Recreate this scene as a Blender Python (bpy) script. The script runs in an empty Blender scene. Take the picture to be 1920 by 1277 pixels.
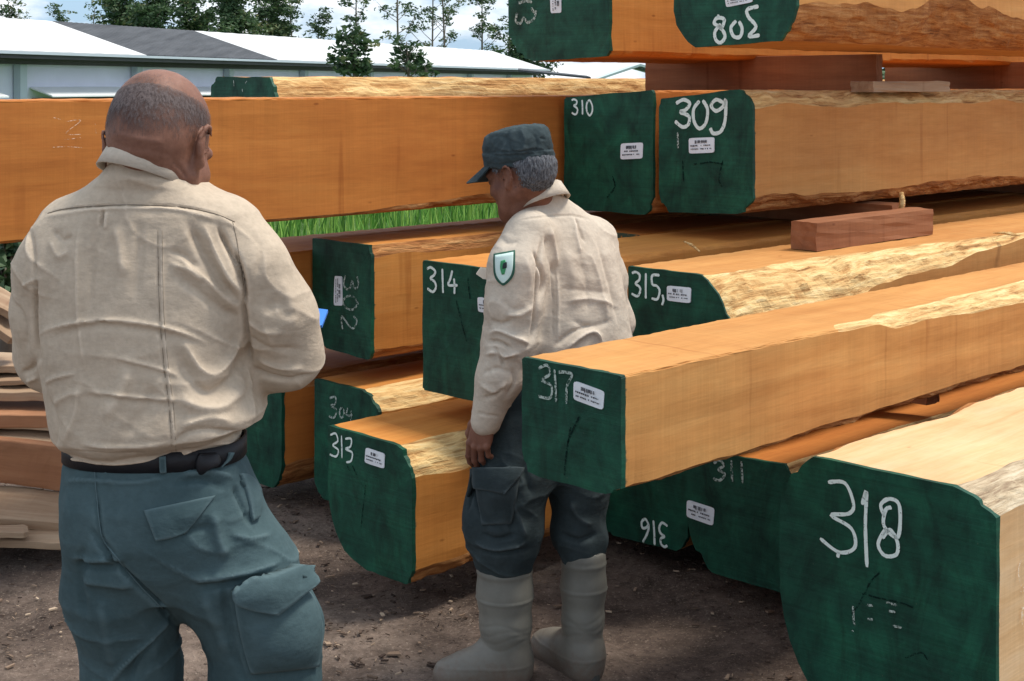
import bpy, bmesh, math, random
import numpy as np
from mathutils import Vector, Matrix, noise as mnoise
from mathutils.bvhtree import BVHTree

random.seed(7); np.random.seed(7)
scene = bpy.context.scene
COL = scene.collection

# ------------------------------------------------------------------ camera, sky, sun, exposure
F, PX0, HY, CAMH = 2700.0, 960.0, 160.0, 1.70        # focal length / principal point in photo pixels, eye height in metres
cam = bpy.data.cameras.new('camera')
cam.sensor_width = 36.0
cam.sensor_fit = 'HORIZONTAL'
cam.lens = 36.0 * F / 1920.0
cam.shift_y = -(638.5 - HY) / 1920.0
cam.clip_start = 0.05
cam.clip_end = 2000.0
camo = bpy.data.objects.new('camera', cam)
camo.location = (0, 0, CAMH)
camo.rotation_euler = (math.radians(90), 0, 0)
COL.objects.link(camo)
scene.camera = camo

SUN_EL, SUN_AZ = math.radians(64), math.radians(78)   # azimuth clockwise from +Y: from the right, slightly beyond the stack
world = bpy.data.worlds.new('World')
scene.world = world
world.use_nodes = True
wn, wl = world.node_tree.nodes, world.node_tree.links
for n in list(wn): wn.remove(n)
w_out = wn.new('ShaderNodeOutputWorld'); w_bg = wn.new('ShaderNodeBackground')
w_sky = wn.new('ShaderNodeTexSky'); w_sky.sky_type = 'NISHITA'; w_sky.sun_disc = False
w_sky.sun_elevation = SUN_EL; w_sky.sun_rotation = SUN_AZ
w_sky.dust_density = 1.5
w_tc = wn.new('ShaderNodeTexCoord'); w_map = wn.new('ShaderNodeMapping'); w_map.inputs['Scale'].default_value = (1, 1, 2.6)
w_no = wn.new('ShaderNodeTexNoise'); w_no.inputs['Scale'].default_value = 8.0; w_no.inputs['Detail'].default_value = 7; w_no.inputs['Roughness'].default_value = .58
w_rp = wn.new('ShaderNodeValToRGB'); w_rp.color_ramp.elements[0].position = .42; w_rp.color_ramp.elements[1].position = .60
w_mx = wn.new('ShaderNodeMixRGB'); w_mx.inputs['Color2'].default_value = (8.6, 8.7, 8.9, 1)
wl.new(w_tc.outputs['Generated'], w_map.inputs['Vector']); wl.new(w_map.outputs[0], w_no.inputs['Vector'])
wl.new(w_no.outputs[0], w_rp.inputs[0]); wl.new(w_rp.outputs[0], w_mx.inputs['Fac'])
w_bl = wn.new('ShaderNodeMixRGB'); w_bl.inputs['Fac'].default_value = .6; w_bl.inputs['Color2'].default_value = (3.0, 5.0, 7.4, 1)
wl.new(w_sky.outputs[0], w_bl.inputs['Color1']); wl.new(w_bl.outputs[0], w_mx.inputs['Color1']); wl.new(w_mx.outputs[0], w_bg.inputs['Color'])
w_bg.inputs['Strength'].default_value = 0.118
wl.new(w_bg.outputs[0], w_out.inputs['Surface'])

sun = bpy.data.lights.new('sun', 'SUN')
sun.energy = 3.0
sun.angle = math.radians(14)                          # sun behind thin bright cloud
sun.color = (1.0, 0.95, 0.86)
suno = bpy.data.objects.new('sun', sun)
sd = Vector((math.sin(SUN_AZ) * math.cos(SUN_EL), math.cos(SUN_AZ) * math.cos(SUN_EL), math.sin(SUN_EL)))
suno.rotation_euler = (-sd).to_track_quat('-Z', 'Y').to_euler()
suno.location = (4, -4, 9)
COL.objects.link(suno)
scene.view_settings.view_transform = 'Standard'
scene.view_settings.look = 'None'
scene.view_settings.exposure = 0.37
scene.view_settings.gamma = 1.0

# ------------------------------------------------------------------ helpers
def P(px, py, Y):
    return np.array([(px - PX0) / F * Y, Y, CAMH - (py - HY) / F * Y])

def srgb(r, g, b):
    f = lambda c: (c / 255 / 12.92) if c / 255 <= .04045 else ((c / 255 + .055) / 1.055) ** 2.4
    return (f(r), f(g), f(b), 1)

def tag(o, label=None, cat=None, group=None, kind=None):
    if label: o['label'] = label
    if cat: o['category'] = cat
    if group: o['group'] = group
    if kind: o['kind'] = kind
    return o

def empty(name, loc=(0, 0, 0), rz=0, label=None, cat=None, group=None):
    o = bpy.data.objects.new(name, None)
    o.location = loc; o.rotation_euler = (0, 0, rz); o.empty_display_size = .1
    COL.objects.link(o)
    return tag(o, label, cat, group)

def mesh_obj(name, verts, faces, mats, parent=None, smooth=False, midx=None, loc=None, world=True):
    """one linked mesh object; when parent is given and world is True the vertices are in world space"""
    me = bpy.data.meshes.new(name)
    verts = np.asarray(verts, dtype=float)
    me.from_pydata(verts.tolist(), [], faces if isinstance(faces, list) else faces.tolist())
    if not isinstance(mats, (list, tuple)): mats = [mats]
    for m in mats: me.materials.append(m)
    if midx is not None: me.polygons.foreach_set('material_index', np.asarray(midx, dtype=np.int32))
    if smooth: me.polygons.foreach_set('use_smooth', np.ones(len(me.polygons), dtype=bool))
    me.update()
    o = bpy.data.objects.new(name, me)
    COL.objects.link(o)
    if loc is not None:
        me.transform(Matrix.Translation(-Vector(loc))); o.location = loc
    if parent is not None:
        o.parent = parent
        if world: o.matrix_parent_inverse = parent_matrix(parent).inverted()
    return o

def parent_matrix(o):
    m = Matrix.LocRotScale(o.location, o.rotation_euler, o.scale)
    if o.parent: m = parent_matrix(o.parent) @ o.matrix_parent_inverse @ m
    return m

class MB:
    """collects boxes, tubes and raw pieces into one mesh"""
    def __init__(s): s.v = []; s.f = []; s.m = []
    def raw(s, v, f, m=0):
        b = len(s.v); s.v += [tuple(p) for p in v]; s.f += [tuple(i + b for i in q) for q in f]; s.m += [m] * len(f)
    def box(s, lo, hi, m=0, M=None):
        x0, y0, z0 = lo; x1, y1, z1 = hi
        v = [(x0, y0, z0), (x1, y0, z0), (x1, y1, z0), (x0, y1, z0), (x0, y0, z1), (x1, y0, z1), (x1, y1, z1), (x0, y1, z1)]
        if M is not None: v = [tuple(M @ Vector(p)) for p in v]
        s.raw(v, [(0, 3, 2, 1), (4, 5, 6, 7), (0, 1, 5, 4), (1, 2, 6, 5), (2, 3, 7, 6), (3, 0, 4, 7)], m)
    def tube(s, pts, rad, n=6, m=0):
        pts = [Vector(p) for p in pts]
        if not hasattr(rad, '__len__'): rad = [rad] * len(pts)
        v = []; f = []
        for i, p in enumerate(pts):
            d = (pts[min(i + 1, len(pts) - 1)] - pts[max(i - 1, 0)]).normalized()
            a = d.cross(Vector((0.13, 0.31, 0.94)));
            if a.length < 1e-3: a = d.cross(Vector((1, 0, 0)))
            a.normalize(); b = d.cross(a)
            for k in range(n):
                t = 2 * math.pi * k / n
                v.append(p + (a * math.cos(t) + b * math.sin(t)) * rad[i])
        for i in range(len(pts) - 1):
            for k in range(n):
                f.append((i * n + k, i * n + (k + 1) % n, (i + 1) * n + (k + 1) % n, (i + 1) * n + k))
        f.append(tuple(range(n - 1, -1, -1))); f.append(tuple((len(pts) - 1) * n + k for k in range(n)))
        s.raw(v, f, m)
    def build(s, name, mats, parent=None, smooth=False, **kw):
        return mesh_obj(name, s.v, s.f, mats, parent, smooth, s.m, **kw)

# ------------------------------------------------------------------ materials
class NT:
    def __init__(s, name):
        s.m = bpy.data.materials.new(name); s.m.use_nodes = True
        s.n = s.m.node_tree.nodes; s.l = s.m.node_tree.links
        s.bsdf = s.n['Principled BSDF']; s.out = s.n['Material Output']
        s.tc = s.n.new('ShaderNodeTexCoord')
    def N(s, t, **kw):
        n = s.n.new('ShaderNode' + t)
        for k, v in kw.items():
            if k in n.inputs: 
                if hasattr(v, 'is_output'): s.l.new(v, n.inputs[k])
                else: n.inputs[k].default_value = v
            else: setattr(n, k, v)
        return n
    def L(s, a, b): s.l.new(a, b)
    def mapped(s, scale, rnd=True, coord='Object', rot=(0, 0, 0)):
        mp = s.N('Mapping'); mp.inputs['Scale'].default_value = scale; mp.inputs['Rotation'].default_value = rot
        if rnd:
            oi = s.N('ObjectInfo'); mu = s.N('Math', operation='MULTIPLY'); mu.inputs[1].default_value = 37.0
            s.L(oi.outputs['Random'], mu.inputs[0]); cb = s.N('CombineXYZ')
            for i in range(3): s.L(mu.outputs[0], cb.inputs[i])
            ad = s.N('VectorMath', operation='ADD'); s.L(s.tc.outputs[coord], ad.inputs[0]); s.L(cb.outputs[0], ad.inputs[1])
            s.L(ad.outputs[0], mp.inputs['Vector'])
        else: s.L(s.tc.outputs[coord], mp.inputs['Vector'])
        return mp.outputs[0]
    def noise(s, vec, scale=5., detail=4., rough=.55, dist=0.):
        n = s.N('TexNoise'); n.inputs['Scale'].default_value = scale; n.inputs['Detail'].default_value = detail
        n.inputs['Roughness'].default_value = rough; n.inputs['Distortion'].default_value = dist
        s.L(vec, n.inputs['Vector']); return n.outputs[0]
    def ramp(s, fac, stops):
        r = s.N('ValToRGB'); e = r.color_ramp.elements
        while len(e) < len(stops): e.new(.5)
        for i, (p, c) in enumerate(stops):
            e[i].position = p; e[i].color = c if hasattr(c, '__len__') else (c, c, c, 1)
        s.L(fac, r.inputs[0]); return r.outputs[0]
    def mix(s, fac, a, b, mode='MIX'):
        n = s.N('MixRGB', blend_type=mode)
        for v, i in ((fac, 'Fac'), (a, 'Color1'), (b, 'Color2')):
            if hasattr(v, 'is_output'): s.L(v, n.inputs[i])
            else: n.inputs[i].default_value = v
        return n.outputs[0]
    def math(s, op, a, b=0.):
        n = s.N('Math', operation=op)
        for i, v in enumerate((a, b)):
            if hasattr(v, 'is_output'): s.L(v, n.inputs[i])
            else: n.inputs[i].default_value = v
        return n.outputs[0]
    def bump(s, h, strength=.3, dist=.01, normal=None):
        n = s.N('Bump'); n.inputs['Strength'].default_value = strength; n.inputs['Distance'].default_value = dist
        s.L(h, n.inputs['Height'])
        if normal is not None: s.L(normal, n.inputs['Normal'])
        s.L(n.outputs[0], s.bsdf.inputs['Normal']); return n.outputs[0]
    def fin(s, col, rough=.7, spec=.3, **kw):
        if hasattr(col, 'is_output'): s.L(col, s.bsdf.inputs['Base Color'])
        else: s.bsdf.inputs['Base Color'].default_value = col
        if hasattr(rough, 'is_output'): s.L(rough, s.bsdf.inputs['Roughness'])
        else: s.bsdf.inputs['Roughness'].default_value = rough
        s.bsdf.inputs['Specular IOR Level'].default_value = spec
        for k, v in kw.items(): s.bsdf.inputs[k].default_value = v
        return s.m

def c4(r, g, b): return (r, g, b, 1)

def wood_mat(name, dark, mid, light, saw=.5, blotch=.35, paint=False):
    t = NT(name)
    g = t.noise(t.mapped((.9, 9, 9)), 2.2, 7, .62, .6)
    col = t.ramp(g, [(.15, dark), (.5, mid), (.9, light)])
    fine = t.noise(t.mapped((3, 60, 60)), 3, 4, .6)
    col = t.mix(.15, col, t.ramp(fine, [(.3, .25), (.7, 1.)]), 'MULTIPLY')
    sawn = t.noise(t.mapped((26, .7, .7)), 2.5, 3, .7)                # saw marks run across the beam
    col = t.mix(saw * .22, col, t.ramp(sawn, [(.35, .5), (.6, 1.)]), 'MULTIPLY')
    wide = t.noise(t.mapped((5, .5, .5)), 1.6, 3, .6)
    col = t.mix(saw * .2, col, t.ramp(wide, [(.35, .6), (.6, 1.)]), 'MULTIPLY')
    streak = t.noise(t.mapped((7, .5, .5)), 2.0, 2, .5)
    col = t.mix(.55, col, t.ramp(streak, [(.64, c4(1, 1, 1)), (.72, c4(.62, .48, .38)), (.76, c4(1, 1, 1))]), 'MULTIPLY')
    bl = t.noise(t.mapped((1.1, 2.2, 2.2)), 1.5, 5, .65)
    col = t.mix(blotch, col, t.ramp(bl, [(.35, c4(.62, .42, .30)), (.62, c4(1, 1, 1))]), 'MULTIPLY')
    v = t.N('TexVoronoi', feature='F1'); v.inputs['Scale'].default_value = 7.0; t.L(t.mapped((.55, 1.4, 1.4)), v.inputs['Vector'])
    spk = t.ramp(v.outputs['Distance'], [(.02, c4(.35, .2, .12)), (.06, c4(1, 1, 1))])
    col = t.mix(.6, col, spk, 'MULTIPLY')
    n1 = t.bump(sawn, .14, .004)
    t.bump(fine, .18, .002, n1)
    sx = t.N('SeparateXYZ'); t.L(t.tc.outputs['Object'], sx.inputs[0])                      # end paint brushed a little over the edge
    dr = t.math('ADD', sx.outputs['X'], t.math('MULTIPLY', t.noise(t.mapped((6, 26, 26)), 1.5, 4, .65), -.055))
    if paint: col = t.mix(t.ramp(t.math('ADD', dr, .5), [(.474, .92), (.482, 0.)]), col, c4(.008, .06, .043))
    return t.fin(col, .72, .25)

M = {}
M['wood_a'] = wood_mat('orange_wood', c4(.50, .185, .036), c4(.62, .255, .055), c4(.70, .32, .085), paint=True)
M['wood_b'] = wood_mat('red_orange_wood', c4(.44, .145, .028), c4(.56, .20, .040), c4(.63, .25, .055), .35, paint=True)
M['wood_c'] = wood_mat('golden_wood', c4(.51, .222, .058), c4(.62, .295, .088), c4(.69, .37, .125), paint=True)
M['wood_d'] = wood_mat('cream_wood', c4(.62, .35, .14), c4(.74, .49, .255), c4(.80, .60, .38), .25, .3, paint=True)
M['bearer'] = wood_mat('bearer_wood', c4(.21, .078, .034), c4(.31, .125, .055), c4(.39, .17, .078), .6)
M['slab'] = wood_mat('slab_wood', c4(.26, .14, .08), c4(.40, .28, .18), c4(.58, .44, .30), .15)
M['slab_red'] = wood_mat('reddish_slab_wood', c4(.26, .12, .06), c4(.40, .19, .095), c4(.48, .26, .14), .3)

def sap_mat(name, cols, sc=1.0):
    t = NT(name)
    a = t.noise(t.mapped((1.1, 15, 15)), 3 * sc, 10, .68, .4)
    col = t.ramp(a, [(.28, cols[0]), (.42, cols[1]), (.55, cols[2]), (.72, cols[3])])
    b = t.noise(t.mapped((1.3, 40, 40)), 3, 6, .72, .3)
    col = t.mix(.65, col, t.ramp(b, [(.30, c4(.34, .19, .10)), (.46, c4(1, 1, 1))]), 'MULTIPLY')
    n1 = t.bump(a, .8, .012)
    t.bump(b, .7, .006, n1)
    return t.fin(col, .8, .2)
M['sap'] = sap_mat('pale_sapwood', [c4(.16, .06, .02), c4(.55, .30, .11), c4(.78, .54, .24), c4(.85, .68, .38)])
M['wane'] = sap_mat('red_bark_edge', [c4(.12, .04, .014), c4(.33, .125, .038), c4(.49, .215, .07), c4(.66, .38, .16)])
M['wane_grey'] = sap_mat('weathered_edge', [c4(.10, .06, .04), c4(.34, .24, .15), c4(.55, .43, .28), c4(.68, .58, .42)])

t = NT('green_end_paint')
a = t.noise(t.mapped((1, 5, 5)), 2.0, 6, .6, .4)
col = t.ramp(a, [(.3, c4(.004, .038, .023)), (.5, c4(.006, .066, .038)), (.72, c4(.011, .108, .058))])
b = t.noise(t.mapped((1, 1.5, 70)), 1.5, 4, .6)                        # saw lines under the paint
col = t.mix(.30, col, t.ramp(b, [(.35, .45), (.6, 1.)]), 'MULTIPLY')
d = t.noise(t.mapped((1, 9, 3.2)), 1.2, 7, .7, 1.5)                    # dark dirty patches
col = t.mix(.55, col, t.ramp(d, [(.32, c4(.16, .15, .15)), (.54, c4(1, 1, 1))]), 'MULTIPLY')
e = t.noise(t.mapped((1, 30, 30)), 4, 3, .6)
col = t.mix(t.ramp(e, [(.70, 0.), (.78, .45)]), col, c4(.10, .12, .08))
t.bump(b, .35, .003, t.bump(e, .25, .002))
M['paint'] = t.fin(col, t.ramp(a, [(.3, .68), (.7, .50)]), .28)

def chalk_mat(name, colr, lo=.36, hi=.50):
    t = NT(name)
    a = t.noise(t.mapped((90, 90, 90)), 1.0, 4, .75)
    tr = t.N('BsdfTransparent'); mx = t.N('MixShader')
    t.L(t.ramp(a, [(lo, 0.), (hi, 1.)]), mx.inputs[0]); t.L(tr.outputs[0], mx.inputs[1]); t.L(t.bsdf.outputs[0], mx.inputs[2])
    t.L(mx.outputs[0], t.out.inputs['Surface'])
    return t.fin(colr, .9, .1)
M['chalk'] = chalk_mat('white_chalk', c4(.72, .80, .74), .30, .42)
M['chalk_pale'] = chalk_mat('faint_chalk', c4(.45, .52, .46), .42, .56)
M['chalk_wood'] = chalk_mat('pale_chalk_on_wood', c4(.85, .70, .52), .46, .58)
M['crack'] = chalk_mat('dark_crack', c4(.005, .018, .014), .40, .58)

def plain(name, col, rough=.6, spec=.3, var=.25, sc=8, bump=.2):
    t = NT(name)
    a = t.noise(t.mapped((1, 1, 1)), sc, 6, .6)
    c = t.mix(var, col, t.ramp(a, [(.3, .35), (.65, 1.)]), 'MULTIPLY')
    if bump: t.bump(a, bump, .01)
    return t.fin(c, rough, spec)
M['tag'] = plain('white_paper', c4(.78, .80, .82), .5, .4, .1, 30, .05)
M['ink'] = plain('black_ink', c4(.05, .05, .06), .8, .1, .1, 30, 0)
# ------------------------------------------------------------------ ground
def vnoise(x, y, sc, oct=4, seed=0.0):
    return mnoise.fractal((x * sc + seed, y * sc - seed, seed), 1.0, 2.0, oct)

t = NT('bare_dirt')
pos = t.mapped((1, 1, 1), False)
a = t.noise(pos, .9, 8, .68, .3)
b = t.noise(pos, 14, 8, .75)
c = t.noise(pos, 85, 5, .8)
dirt = t.ramp(a, [(.32, c4(.075, .052, .042)), (.5, c4(.195, .142, .112)), (.68, c4(.38, .29, .23))])
dirt = t.mix(.7, dirt, t.ramp(b, [(.32, .28), (.62, 1.15)]), 'MULTIPLY')
dirt = t.mix(t.ramp(c, [(.56, 0.), (.64, .75)]), dirt, c4(.42, .33, .26))
dirt = t.mix(t.ramp(t.noise(pos, 48, 6, .78), [(.36, .8), (.45, 0.)]), dirt, c4(.045, .03, .025))
sx = t.N('SeparateXYZ'); t.L(pos, sx.inputs[0])
edge = t.math('ADD', sx.outputs['Y'], t.math('MULTIPLY', t.noise(pos, .6, 5, .6), 5.0))
grassmix = t.ramp(t.math('MULTIPLY', t.math('SUBTRACT', edge, 13.0), .3), [(0., 0.), (1., 1.)])
grn = t.ramp(t.noise(pos, 5, 6, .7), [(.3, c4(.035, .075, .018)), (.7, c4(.10, .19, .05))])
t.bump(t.mix(.5, b, c), .9, .03)
M['ground'] = t.fin(t.mix(grassmix, dirt, grn), .95, .15)

def build_ground():
    xs = np.concatenate([np.array([-900, -300, -100, -40, -18, -9, -5]), np.arange(-3.6, 3.7, .045), np.array([5, 9, 18, 40, 100, 300, 900])])
    ys = np.concatenate([np.array([-60, -20, -6, -1, 1, 2.0]), np.arange(2.6, 9.0, .045), np.array([10, 12, 16, 22, 30, 45, 70, 110, 180, 300, 600, 1200])])
    nx, ny = len(xs), len(ys)
    v = []
    for y in ys:
        for x in xs:
            z = 0.0
            if -4 < x < 4 and 2 < y < 9.1:
                w = min(1, (4 - abs(x)) * 2, (y - 2) * 2, (9.1 - y) * 2)
                z = w * (.034 * vnoise(x, y, 1.3, 5, 3) + .012 * vnoise(x, y, 7, 3, 9) - .006)
            v.append((x, y, z))
    f = [(j * nx + i, j * nx + i + 1, (j + 1) * nx + i + 1, (j + 1) * nx + i) for j in range(ny - 1) for i in range(nx - 1)]
    o = mesh_obj('ground', v, f, M['ground'], smooth=True)
    tag(o, kind='structure')
build_ground()

# loose bark, chips and splinters trodden into the dirt (uncountable)
t = NT('chip_wood')
at = t.N('Attribute', attribute_name='tone')
t.bump(t.noise(t.mapped((1, 1, 1), False), 120, 3), .4, .004)
M['chips'] = t.fin(t.ramp(at.outputs['Fac'], [(0., c4(.050, .034, .027)), (.45, c4(.11, .075, .055)), (.75, c4(.26, .18, .125)), (1., c4(.46, .35, .25))]), .9, .15)
def flakes(name, n, region, rng, smin, smax, mats):
    v = []; f = []; tone = []
    for i in range(n):
        x = rng.uniform(region[0], region[1]); y = rng.uniform(region[2], region[3])
        if vnoise(x, y, .9, 4, 21) < rng.uniform(-.45, .35): continue
        L = smin + (smax - smin) * rng.random() ** 2.5 * (1 if rng.random() < .9 else 2.2); W = L * rng.uniform(.12, .7); Hh = min(L * .18, .005)
        a = rng.uniform(0, 6.28); ca, sa = math.cos(a), math.sin(a)
        z0 = .034 * vnoise(x, y, 1.3, 5, 3) + .012 * vnoise(x, y, 7, 3, 9) - .004
        tl = rng.uniform(-.35, .35); b = len(v)
        pts = [(-L / 2, -W / 2 * rng.uniform(.3, 1)), (L / 2, -W / 2 * rng.uniform(.2, 1)), (L / 2 * rng.uniform(.6, 1), W / 2), (-L / 2 * rng.uniform(.6, 1), W / 2 * rng.uniform(.4, 1))]
        for zz in (0, Hh):
            for (p, q) in pts: v.append((x + p * ca - q * sa, y + p * sa + q * ca, z0 + zz + p * tl * .4 + .004))
        f += [(b, b + 3, b + 2, b + 1), (b + 4, b + 5, b + 6, b + 7), (b, b + 1, b + 5, b + 4), (b + 1, b + 2, b + 6, b + 5), (b + 2, b + 3, b + 7, b + 6), (b + 3, b, b + 4, b + 7)]
        tone += [rng.random() ** 1.5] * 8
    o = mesh_obj(name, v, f, mats)
    at = o.data.attributes.new('tone', 'FLOAT', 'POINT'); at.data.foreach_set('value', tone)
    return o
rng = random.Random(3)
o = flakes('wood_chips', 17000, (-2.9, 2.4, 3.3, 7.2), rng, .004, .024, M['chips'])
tag(o, 'dark bark chips and pale splinters scattered over the bare dirt', 'wood chips', kind='stuff')

# grass field seen through the gaps of the stack
t = NT('grass_blade')
at = t.N('Attribute', attribute_name='tone')
M['grass'] = t.fin(t.ramp(at.outputs['Fac'], [(0., c4(.04, .12, .02)), (.5, c4(.12, .30, .04)), (1., c4(.32, .48, .10))]), .6, .2)
def build_grass():
    n = 26000
    r = np.random.RandomState(5)
    x = r.uniform(-9, 13, n); y = r.uniform(11.5, 27, n)
    h = r.uniform(.18, .5, n); w = r.uniform(.006, .014, n) * (y / 14); a = r.uniform(0, 6.28, n)
    dx, dy = np.cos(a), np.sin(a); ln = r.uniform(.05, .35, n) * h; b = r.uniform(0, 6.28, n)
    lx, ly = np.cos(b) * ln, np.sin(b) * ln
    V = np.zeros((n, 5, 3))
    V[:, 0] = np.c_[x - dx * w, y - dy * w, 0 * x - .02]; V[:, 1] = np.c_[x + dx * w, y + dy * w, 0 * x - .02]
    V[:, 2] = np.c_[x + dx * w * .8 + lx * .3, y + dy * w * .8 + ly * .3, h * .55]; V[:, 3] = np.c_[x - dx * w * .8 + lx * .3, y - dy * w * .8 + ly * .3, h * .55]
    V[:, 4] = np.c_[x + lx, y + ly, h]
    f = []
    for i in range(n):
        k = i * 5; f += [(k, k + 1, k + 2, k + 3), (k + 3, k + 2, k + 4)]
    o = mesh_obj('grass', V.reshape(-1, 3), f, M['grass'])
    tone = np.repeat(r.uniform(0, 1, n), 5)
    o.data.attributes.new('tone', 'FLOAT', 'POINT').data.foreach_set('value', tone)
    tag(o, 'bright green grass growing behind the timber stack', 'grass', kind='stuff')
build_grass()

# ------------------------------------------------------------------ timber beams
def lerp_keys(keys, s):
    if s <= keys[0][0]: return keys[0][1:]
    for k0, k1 in zip(keys, keys[1:]):
        if s <= k1[0]:
            u = (s - k0[0]) / (k1[0] - k0[0]); u = u * u * (3 - 2 * u)
            return tuple(p + (q - p) * u for p, q in zip(k0[1:], k1[1:]))
    return keys[-1][1:]

class Beam:
    """squared log; local x runs along the timber away from its painted end, local y to its left, z up"""
    def __init__(s, label, L=5.0, left=None, right=None, Y=None, width=None, zt=(1, 1), zb=(0, 0), wood='wood_a', deg=45.0,
                 cham=None, mats=None, seed=0, painted=True, pitch=0.0, taper=0.0, group='green ended timber beams stacked in layers'):
        th = math.radians(deg); s.u = np.array([math.sin(th), math.cos(th)]); s.w = np.array([math.cos(th), -math.sin(th)])
        def solve(px, o):   # offset along w from o so that the point projects to px
            k = (px - PX0) / F
            return (k * o[1] - o[0]) / (s.w[0] - k * s.w[1])
        if left is not None:
            o = np.array([(left - PX0) / F * Y, Y])
            W = width if width else solve(right, o)
        else:
            o = np.array([(right - PX0) / F * Y, Y]) - s.w * width; W = width
        s.o, s.W, s.zt, s.zb, s.L, s.seed = o, W, zt, zb, L, seed
        s.root = None; s.pitch = pitch
        cham = cham or {}
        s.cham = {c: cham.get(c, [(0, .012, .012, .5)]) for c in ('TL', 'TR', 'BR', 'BL')}
        s.mi = {c: (mats or {}).get(c, 0) for c in ('TL', 'TR', 'BR', 'BL')}
        s.taper = taper
        # local frame
        s.M = Matrix(((s.u[0], -s.w[0], 0, o[0]), (s.u[1], -s.w[1], 0, o[1]), (0, 0, 1, 0), (0, 0, 0, 1)))
        s.build(label, wood, group, painted)
    def section(s, x, rough=True):
        W = s.W; dz = s.pitch * x; tp = s.taper * x
        cor = {'TL': (0 + tp, s.zt[0] + dz - tp), 'TR': (W - tp, s.zt[1] + dz - tp), 'BR': (W - tp, s.zb[1] + dz + tp), 'BL': (0 + tp, s.zb[0] + dz + tp)}
        order = ['TL', 'TR', 'BR', 'BL']; pts = []; mi = []
        arcs = {}
        for i, c in enumerate(order):
            C = np.array(cor[c]); Pv = np.array(cor[order[i - 1]]); Nx = np.array(cor[order[(i + 1) % 4]])
            ca, cz, bul = lerp_keys(s.cham[c], x)
            m = 1 + (.32 * mnoise.fractal((x * 2.3 + s.seed * 7, i * 5.1, s.seed), 1, 2, 4) if rough else 0) * (1 if min(ca, cz) > .015 else 0)
            ca *= m; cz *= m
            horiz_in = abs((C - Pv)[1]) < abs((C - Pv)[0])      # incoming side is top/bottom
            din, dout = (ca, cz) if horiz_in else (cz, ca)
            pin = C + (Pv - C) / np.linalg.norm(Pv - C) * min(din, .48 * np.linalg.norm(Pv - C))
            pout = C + (Nx - C) / np.linalg.norm(Nx - C) * min(dout, .48 * np.linalg.norm(Nx - C))
            ctl = (pin + pout) / 2 * (1 - bul) + C * bul
            n = 9; arc = []
            outd = C - (pin + pout) / 2; ol = np.linalg.norm(outd) + 1e-9; outd = outd / ol
            size = min(.05, np.linalg.norm(pout - pin))
            for k in range(n):
                u = k / (n - 1); p = (1 - u) ** 2 * pin + 2 * u * (1 - u) * ctl + u * u * pout
                if size > .02:
                    d = mnoise.fractal((x * 9 + s.seed, p[0] * 22 + i * 3, p[1] * 22), 1, 2, 5) * .30 + mnoise.noise((x * 3 + s.seed, p[0] * 6, p[1] * 6 + i)) * .25
                    p = p + outd * d * size * (.25 + .75 * math.sin(math.pi * u)) * (1 if rough else .25)
                else:
                    p = p + outd * mnoise.noise((x * 22 + s.seed, i * 3, k * .4)) * .0035
                arc.append(p)
            arcs[c] = arc
        for i, c in enumerate(order):
            arc = arcs[c]; nxt = arcs[order[(i + 1) % 4]]
            pts += arc; mi += [s.mi[c] if np.linalg.norm(arc[-1] - arc[0]) > .022 else 0] * (len(arc) - 1)
            nn = 9; a, b = arc[-1], nxt[0]; d = b - a; nrm = np.array([-d[1], d[0]]) / (np.linalg.norm(d) + 1e-9)
            for k in range(1, nn):
                u = k / nn; p = a + d * u
                p = p + nrm * (mnoise.noise((x * 1.3 + s.seed * 3, u * 3 + i * 9, s.seed)) * .004 + mnoise.noise((x * 14 + s.seed, u * 2, i)) * .0008)
                pts.append(p)
            mi += [0] * nn
        return pts, mi
    def build(s, label, wood, group, painted):
        xs = np.concatenate([np.arange(0, min(2.6, s.L), .022), np.arange(2.6, s.L + .05, .07)]) if s.L > 2.6 else np.arange(0, s.L + .01, .03)
        V = []; fm = []; n = None; Fc = []
        for i, x in enumerate(xs):
            p, mi = s.section(x); n = len(p)
            V += [(x, -q[0], q[1]) for q in p]
            if i:
                for k in range(n):
                    k2 = (k + 1) % n
                    Fc.append(((i - 1) * n + k, i * n + k, i * n + k2, (i - 1) * n + k2)); fm.append(mi[k])
        Fc.append(tuple(range(n))); fm.append(0)
        Fc.append(tuple((len(xs) - 1) * n + k for k in range(n - 1, -1, -1))); fm.append(0)
        o = mesh_obj('squared_log', V, Fc, [M[wood], M['sap'], M['wane'], M['wane_grey']], midx=fm)
        # smooth the long faces, keep the corners: shade by angle
        o.matrix_world = s.M; o.location = s.M.to_translation(); o.rotation_euler = s.M.to_euler()
        tag(o, label, 'timber', group); s.root = o
        if painted:
            p, _ = s.section(0)
            p = np.array(p); c = p.mean(0)
            nseg = len(p); v = []; f = []
            jit = [1 + .004 * mnoise.noise((k * .8, s.seed, 1)) for k in range(nseg)]
            for xx in (-.006, .010):
                v += [(xx + (.0015 * mnoise.noise((k * .4, s.seed, 4)) if xx < 0 else .008 * mnoise.noise((k * .9, s.seed, 7))), -(c[0] + (q[0] - c[0]) * (jit[k] + .003)), c[1] + (q[1] - c[1]) * (jit[k] + .003)) for k, q in enumerate(p)]
            # concentric inner rings keep the painted face slightly uneven
            rings = [.8, .55, .3]
            for r in rings:
                v += [(-.006 + .002 * mnoise.noise((q[0] * 9 * r, q[1] * 9, s.seed + r)), -(c[0] + (q[0] - c[0]) * r), c[1] + (q[1] - c[1]) * r) for q in p]
            v.append((-.006, -c[0], c[1])); ctr = len(v) - 1
            R = [0] + [2 + i for i in range(len(rings))]
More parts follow.
